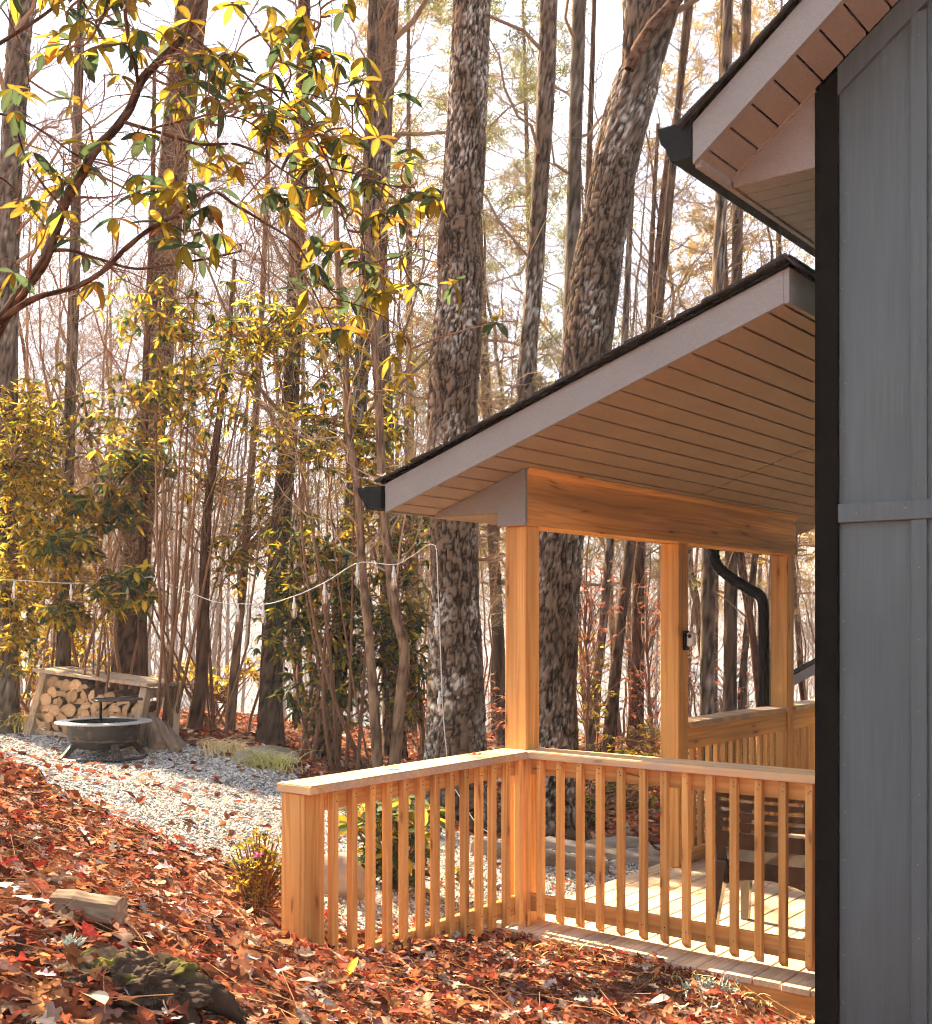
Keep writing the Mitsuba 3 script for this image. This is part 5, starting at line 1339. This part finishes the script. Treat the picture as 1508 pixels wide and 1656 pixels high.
# ------------------------------------------------------------------ firewood rack and its logs
fw = thing('firewood_rack', 'rough timber firewood rack with splayed legs and a sloping plank top, behind the fire pit', 'rack')
FL, FR = at(75, 1088, 13.0), at(237, 1113, 12.2)
ex = FR - FL; ex[2] = 0; ex /= np.linalg.norm(ex); ey = np.array([-ex[1], ex[0], 0])
bl, br_ = at(47, 1186, 12.9), at(217, 1214, 12.1)
bl[2] = float(gz(bl[0], bl[1])) - 0.02; br_[2] = float(gz(br_[0], br_[1])) - 0.02
D = 0.42
for p, q in ((bl, FL), (br_, FR), (bl + ey * D, FL + ey * D), (br_ + ey * D + ex * 0.12, FR + ey * D)):
    p = p.copy(); p[2] = float(gz(p[0], p[1])) - 0.02
    part(fw, 'leg', bar(p, q, 0.10, 0.09, up=ey), 'wood_old')
for j in range(4):
    o = ey * (-0.05 + j * 0.135)
    part(fw, 'plank', bar(FL - ex * 0.10 + o + [0, 0, 0.035 + rng.normal(0, 0.004)], FR + ex * 0.12 + o + [0, 0, 0.035], 0.128, 0.035), 'wood_old')
part(fw, 'rail', bar(FR + [0, 0, -0.055] - ey * 0.02, FR + ey * (D + 0.05) + [0, 0, -0.055], 0.04, 0.10), 'wood_old')
part(fw, 'rail', bar(FL + [0, 0, -0.055] - ey * 0.02, FL + ey * (D + 0.05) + [0, 0, -0.055], 0.04, 0.10), 'wood_old')
sh0, sh1 = bl + (FL - bl) * 0.10, br_ + (FR - br_) * 0.10
for o in (0.05, 0.37):
    part(fw, 'shelf_rail', bar(sh0 + ey * o, sh1 + ey * o, 0.09, 0.045), 'wood_old')
lg = 0
ORD = ['first', 'second', 'third', 'fourth', 'fifth', 'sixth', 'seventh', 'eighth', 'ninth', 'tenth', 'eleventh', 'twelfth', 'thirteenth', 'fourteenth', 'fifteenth', 'sixteenth']
W = np.linalg.norm(sh1 - sh0)
for row in range(8):
    zrow = 0.085 + row * 0.092
    inset = 0.10 + 0.03 * row
    nx = int((W - inset + 0.02) / 0.118)
    jn = 0
    for j in range(nx):
        u_ = inset + (j + 0.5 * (row % 2) + 0.25) * 0.118 + rng.normal(0, 0.010)
        t_ = u_ / W
        lim = 0.58 + 0.06 * math.sin(t_ * 5.0 + 0.6) - (0.18 if t_ < 0.18 else 0) + rng.normal(0, 0.02) - 0.08 * t_
        if zrow > lim: continue
        c_ = sh0 * (1 - t_) + sh1 * t_ + [0, 0, zrow + rng.normal(0, 0.008)]
        r_ = rng.uniform(0.060, 0.080)
        out_ = rng.uniform(-0.05, 0.04)
        arc = 6.28 if rng.random() < 0.3 else rng.uniform(2.2, 3.6)
        if arc < 6: r_ *= 1.12
        e_ = np.array([0.46, 0.27, 0.135]) * rng.uniform(0.65, 1.25)
        m, c = split_log(c_ + ey * out_, c_ + ey * out_ + np.array([0.09, 0.39, 0]), r_, arc, (0.17, 0.105, 0.065), e_, 900 + lg, 11)
        k = thing('firewood_log', f'split log in the firewood rack, {ORD[row]} row from the bottom, {ORD[jn]} from the left', 'log', 'split logs stacked in the firewood rack'); jn += 1
        put(k, m, 'vertex_matte', color=c)
        lg += 1
for i, (a, b, r_, lab) in enumerate((((243, 1160, 12.3), (258, 1212, 12.0), 0.085, 'thick grey log leaning at the right foot of the firewood rack, nearest the rack'), ((250, 1165, 12.2), (284, 1212, 11.9), 0.055, 'middle one of three logs leaning right of the firewood rack'), ((262, 1170, 12.4), (294, 1212, 12.1), 0.05, 'outermost of three logs leaning right of the firewood rack'))):
    p, q = at(*a), at(*b)
    q[2] = float(gz(q[0], q[1])) + 0.03
    m, c = split_log(p, q, r_, 6.28 if i == 0 else 3.2, (0.24, 0.17, 0.12), (0.5, 0.33, 0.2), 990 + i, 14)
    put(thing('firewood_log', lab, 'log'), m, 'vertex_matte', color=c)
# ------------------------------------------------------------------ stones and timbers
for i, (px, py, Z, rad, lab) in enumerate(((590, 1310, 9.6, (0.34, 0.30, 0.24), 'large brown boulder behind the left railing'), (1000, 1372, 9.3, (0.30, 0.16, 0.11), 'flat pale rock behind the front railing near the timber edging'), (545, 1470, 6.2, (0.16, 0.14, 0.15), 'pale rock just behind the end post of the left railing'),
                                           (430, 1222, 11.3, (0.30, 0.22, 0.13), 'low brown rock between the two grass tufts beside the gravel'), (1040, 1385, 9.0, (0.16, 0.12, 0.07), 'small grey stone beside the middle porch post'), (640, 1335, 9.9, (0.22, 0.18, 0.14), 'brown stone at the foot of the massive upright oak'))):
    p = at(px, py, Z); p[2] = float(gz(p[0], p[1])) + rad[2] * 0.45
    put(thing('rock', lab, 'rock'), lump(p, rad, 20 + i, 4, 0.22, 1.4), 'stone', smooth=True)
for i, (a, b, lab) in enumerate((((760, 1398, 8.4), (985, 1398, 8.3), 'weathered grey timber edging the gravel behind the front railing'), ((880, 1366, 9.2), (1085, 1400, 8.6), 'second weathered timber farther back, ending near the middle porch post'))):
    p, q = at(*a), at(*b)
    p[2] = float(gz(p[0], p[1])) + 0.03; q[2] = float(gz(q[0], q[1])) + 0.03
    put(thing('landscape_timber', lab, 'timber'), bar(p, q, 0.14, 0.12, c=0.014), 'wood_grey')
# ------------------------------------------------------------------ small plants
def grass_tuft(label, px, py, Z, n, ht, color, spread_=0.16):
    k = thing('grass_tuft', label, 'grass')
    p = at(px, py, Z)
    o = p + rng.normal(0, 1, (n, 3)) * [spread_ * 0.5, spread_ * 0.4, 0]
    o[:, 2] = gz(o[:, 0], o[:, 1])
    d = rng.normal(0, 0.75, (n, 3)); d[:, 2] = 0
    s = np.linspace(0, 1, 6)[None, :, None]
    h = ht * rng.uniform(0.6, 1.2, (n, 1, 1))
    P = o[:, None] + d[:, None] * 0.6 * h * s ** 1.6 + np.array([0, 0, 1.0]) * h * (s - 0.55 * s ** 2.4)
    m = tubes(P, np.broadcast_to(np.linspace(0.0045, 0.0012, 6), (n, 6)), 3)
    part(k, 'blades', m, 'vertex_matte', color=tint(m, color, 0.4), kind='stuff')


grass_tuft('tuft of pale straw grass at the edge of the gravel, left of the dark trunk', 362, 1215, 11.9, 130, 0.30, (0.62, 0.50, 0.26), 0.22)
grass_tuft('tuft of long yellow-green grass in front of the dark evergreen-wrapped trunk', 432, 1240, 11.0, 150, 0.34, (0.50, 0.46, 0.16), 0.26)
grass_tuft('grass tuft at the left edge beside the firewood rack', 12, 1180, 13.0, 170, 0.42, (0.52, 0.42, 0.10), 0.32)
grass_tuft('grass tuft seen between the balusters below the left cap rail', 622, 1330, 8.8, 120, 0.36, (0.55, 0.45, 0.10), 0.2)
grass_tuft('thin dry grass at the front edge of the deck', 915, 1535, 6.05, 70, 0.14, (0.50, 0.36, 0.12), 0.35)
grass_tuft('sparse dry grass below the deck skirt near the black corner board', 1130, 1600, 5.45, 70, 0.12, (0.42, 0.32, 0.12), 0.4)


def bush(name, label, px, py, Z, size, n, ln, mix_, per=5, droop=0.5):
    k = thing(name, label, 'shrub')
    p = at(px, py, Z); p[2] = float(gz(p[0], p[1]))
    g = rng.normal(size=(n, 3)); g /= np.linalg.norm(g, axis=1, keepdims=True)
    C = p + g * rng.random((n, 1)) ** 0.4 * size + [0, 0, size[2] * 0.95]
    C = C[C[:, 2] > p[2] + 0.05]
    M_, O = whorl_frames(C, per, ln, droop)
    m, c = scatter(SMALL_V * [1, 1.25, 1], SMALL_F, M_, O, leaf_colors(len(O), mix_), SMALL_SH)
    ln_ = np.linspace(0, 1, 6)[None, :, None]
    foot = p + rng.normal(0, 0.03, (len(C), 3)) * [1, 1, 0] - [0, 0, 0.03]
    S = foot[:, None] * (1 - ln_) + C[:, None] * ln_ + np.array([0, 0, 0.15 * size[2]]) * np.sin(np.pi * ln_)
    sm = tubes(S, np.broadcast_to(np.linspace(0.006, 0.0025, 6), (len(C), 6)), 4)
    part(k, 'stems', sm, 'vertex_bark', color=tint(sm, (0.16, 0.09, 0.05)), kind='stuff')
    part(k, 'foliage', m, 'leaf_thin', color=c, kind='stuff')
    return k, p


az, p = bush('azalea', 'small yellow-green azalea with one pink flower, left of the railing end post', 418, 1490, 5.55, np.array([0.15, 0.13, 0.20]), 190, 0.034, (0.25, 0.42, 0.28, 0.05))
fc_ = at(418, 1384, 5.45)
M_, O = whorl_frames(fc_[None], 6, 0.030, 0.3)
m, c = scatter(SMALL_V * [1, 2.0, 1], SMALL_F, M_, O, np.array([[0.62, 0.16, 0.40]]) * rng.uniform(0.8, 1.2, (6, 1)), SMALL_SH)
part(az, 'flower', m, 'leaf_thin', color=c, label='pink azalea flower near the top of the bush')
m = tubes(np.linspace(p + [0, 0, 0.2], fc_, 4)[None], np.full((1, 4), 0.003), 4)
part(az, 'flower_stalk', m, 'vertex_bark', color=tint(m, (0.2, 0.15, 0.06)))
bush('rhododendron', 'glossy dark rhododendron bush just behind the balusters of the left railing', 640, 1480, 6.7, np.array([0.30, 0.26, 0.30]), 60, 0.13, (0.6, 0.22, 0.16, 0.02), 8, 0.1)
bush('rhododendron', 'tiny seedling among stones behind the left railing', 740, 1440, 7.4, np.array([0.10, 0.1, 0.07]), 10, 0.06, (0.3, 0.4, 0.3, 0), 5, 0.2)
# ------------------------------------------------------------------ the string of lights
sl = thing('string_lights', 'white string of bare bulbs slung between the trees and down the massive oak', 'lights')
wp = [(-60, 935, 12.2), (23, 938, 12.2), (115, 943, 12.2), (206, 941, 12.1), (243, 933, 12.1), (262, 940, 12.0), (300, 955, 11.9), (360, 975, 11.6), (425, 977, 11.3), (476, 964, 11.0), (525, 942, 10.8), (578, 911, 10.65), (588, 909, 10.62), (637, 913, 10.45), (668, 898, 10.2), (697, 880, 9.88), (705, 884, 9.84), (709, 960, 9.82), (713, 1060, 9.80), (716, 1140, 9.78), (722, 1210, 9.74), (728, 1260, 9.7), (745, 1290, 9.6), (770, 1330, 9.4), (800, 1352, 9.3)]
wl = spline(np.array([at(*q) for q in wp]), 260)
wl[-1, 2] = float(gz(wl[-1, 0], wl[-1, 1])) + 0.02
part(sl, 'wire', tube(wl, 0.0042, 7), 'white_plastic', smooth=True)
for px, py, Z in ((23, 940, 12.2), (115, 945, 12.2), (206, 943, 12.1), (385, 977, 11.5), (426, 978, 11.3), (476, 966, 11.0), (525, 944, 10.8), (578, 913, 10.65), (637, 915, 10.45), (706, 992, 9.78), (711, 1118, 9.76)):
    p = at(px, py, Z)
    bl_ = part(sl, 'bulb', lathe([(0.0001, -0.205), (0.018, -0.200), (0.029, -0.175), (0.030, -0.155), (0.021, -0.120), (0.016, -0.105)], p, 14), 'bulb_glass', smooth=True)
    part(bl_, 'filament', lathe([(0.0001, -0.18), (0.009, -0.17), (0.008, -0.12), (0.0001, -0.11)], p, 8), 'bulb_filament', smooth=True)
    part(sl, 'socket', lathe([(0.016, -0.110), (0.019, -0.104), (0.018, -0.06), (0.011, -0.05), (0.009, 0.0), (0.0001, 0.004)], p, 12), 'white_plastic', smooth=40)
# ------------------------------------------------------------------ neighbouring cabin glimpsed past the back post
nb = thing('cabin', 'dark neighbouring cabin roof corner glimpsed between the back post and the black corner board', 'house')
o = at(1306, 1120, 16.0)


def NB(x, y, z): return o + UD * y + VD * x + [0, 0, z]


def nbox(x0, x1, y0, y1, z0, z1, sh=0.0):
    v = np.array([NB(x, y, z + sh * (x - x0)) for x in (x0, x1) for y in (y0, y1) for z in (z0, z1)])
    h = trimesh.convex.convex_hull(v)
    return np.array(h.vertices), np.array(h.faces)


part(nb, 'wall', nbox(0.25, 5, 0.4, 6, -3.0, 0.10), 'siding_paint')
part(nb, 'roof', nbox(-0.3, 4.0, 0, 6.5, 0.19, 0.25, 0.55), 'shingle')
part(nb, 'rake_fascia', nbox(-0.28, 4.0, 0.02, 0.06, 0.05, 0.188, 0.55), 'fascia_paint')
part(nb, 'post', nbox(0.05, 0.13, 0.3, 0.38, -3.0, 0.2), 'black_paint')
# ------------------------------------------------------------------ the air
scene['air'] = {'type': 'homogeneous', 'albedo': {'type': 'rgb', 'value': [0.90, 0.95, 1.0]}, 'sigma_t': 0.0008}
scene['haze'] = {'type': 'cube', 'to_world': T().translate([0, 1050, 44]).scale([1600, 1250, 90]), 'bsdf': {'type': 'null'}, 'interior': {'type': 'ref', 'id': 'air'}}
scene['camera']['medium'] = {'type': 'ref', 'id': 'air'}
labels['haze'] = {'label': 'pale sunlit haze filling the valley', 'category': 'haze', 'kind': 'stuff'}
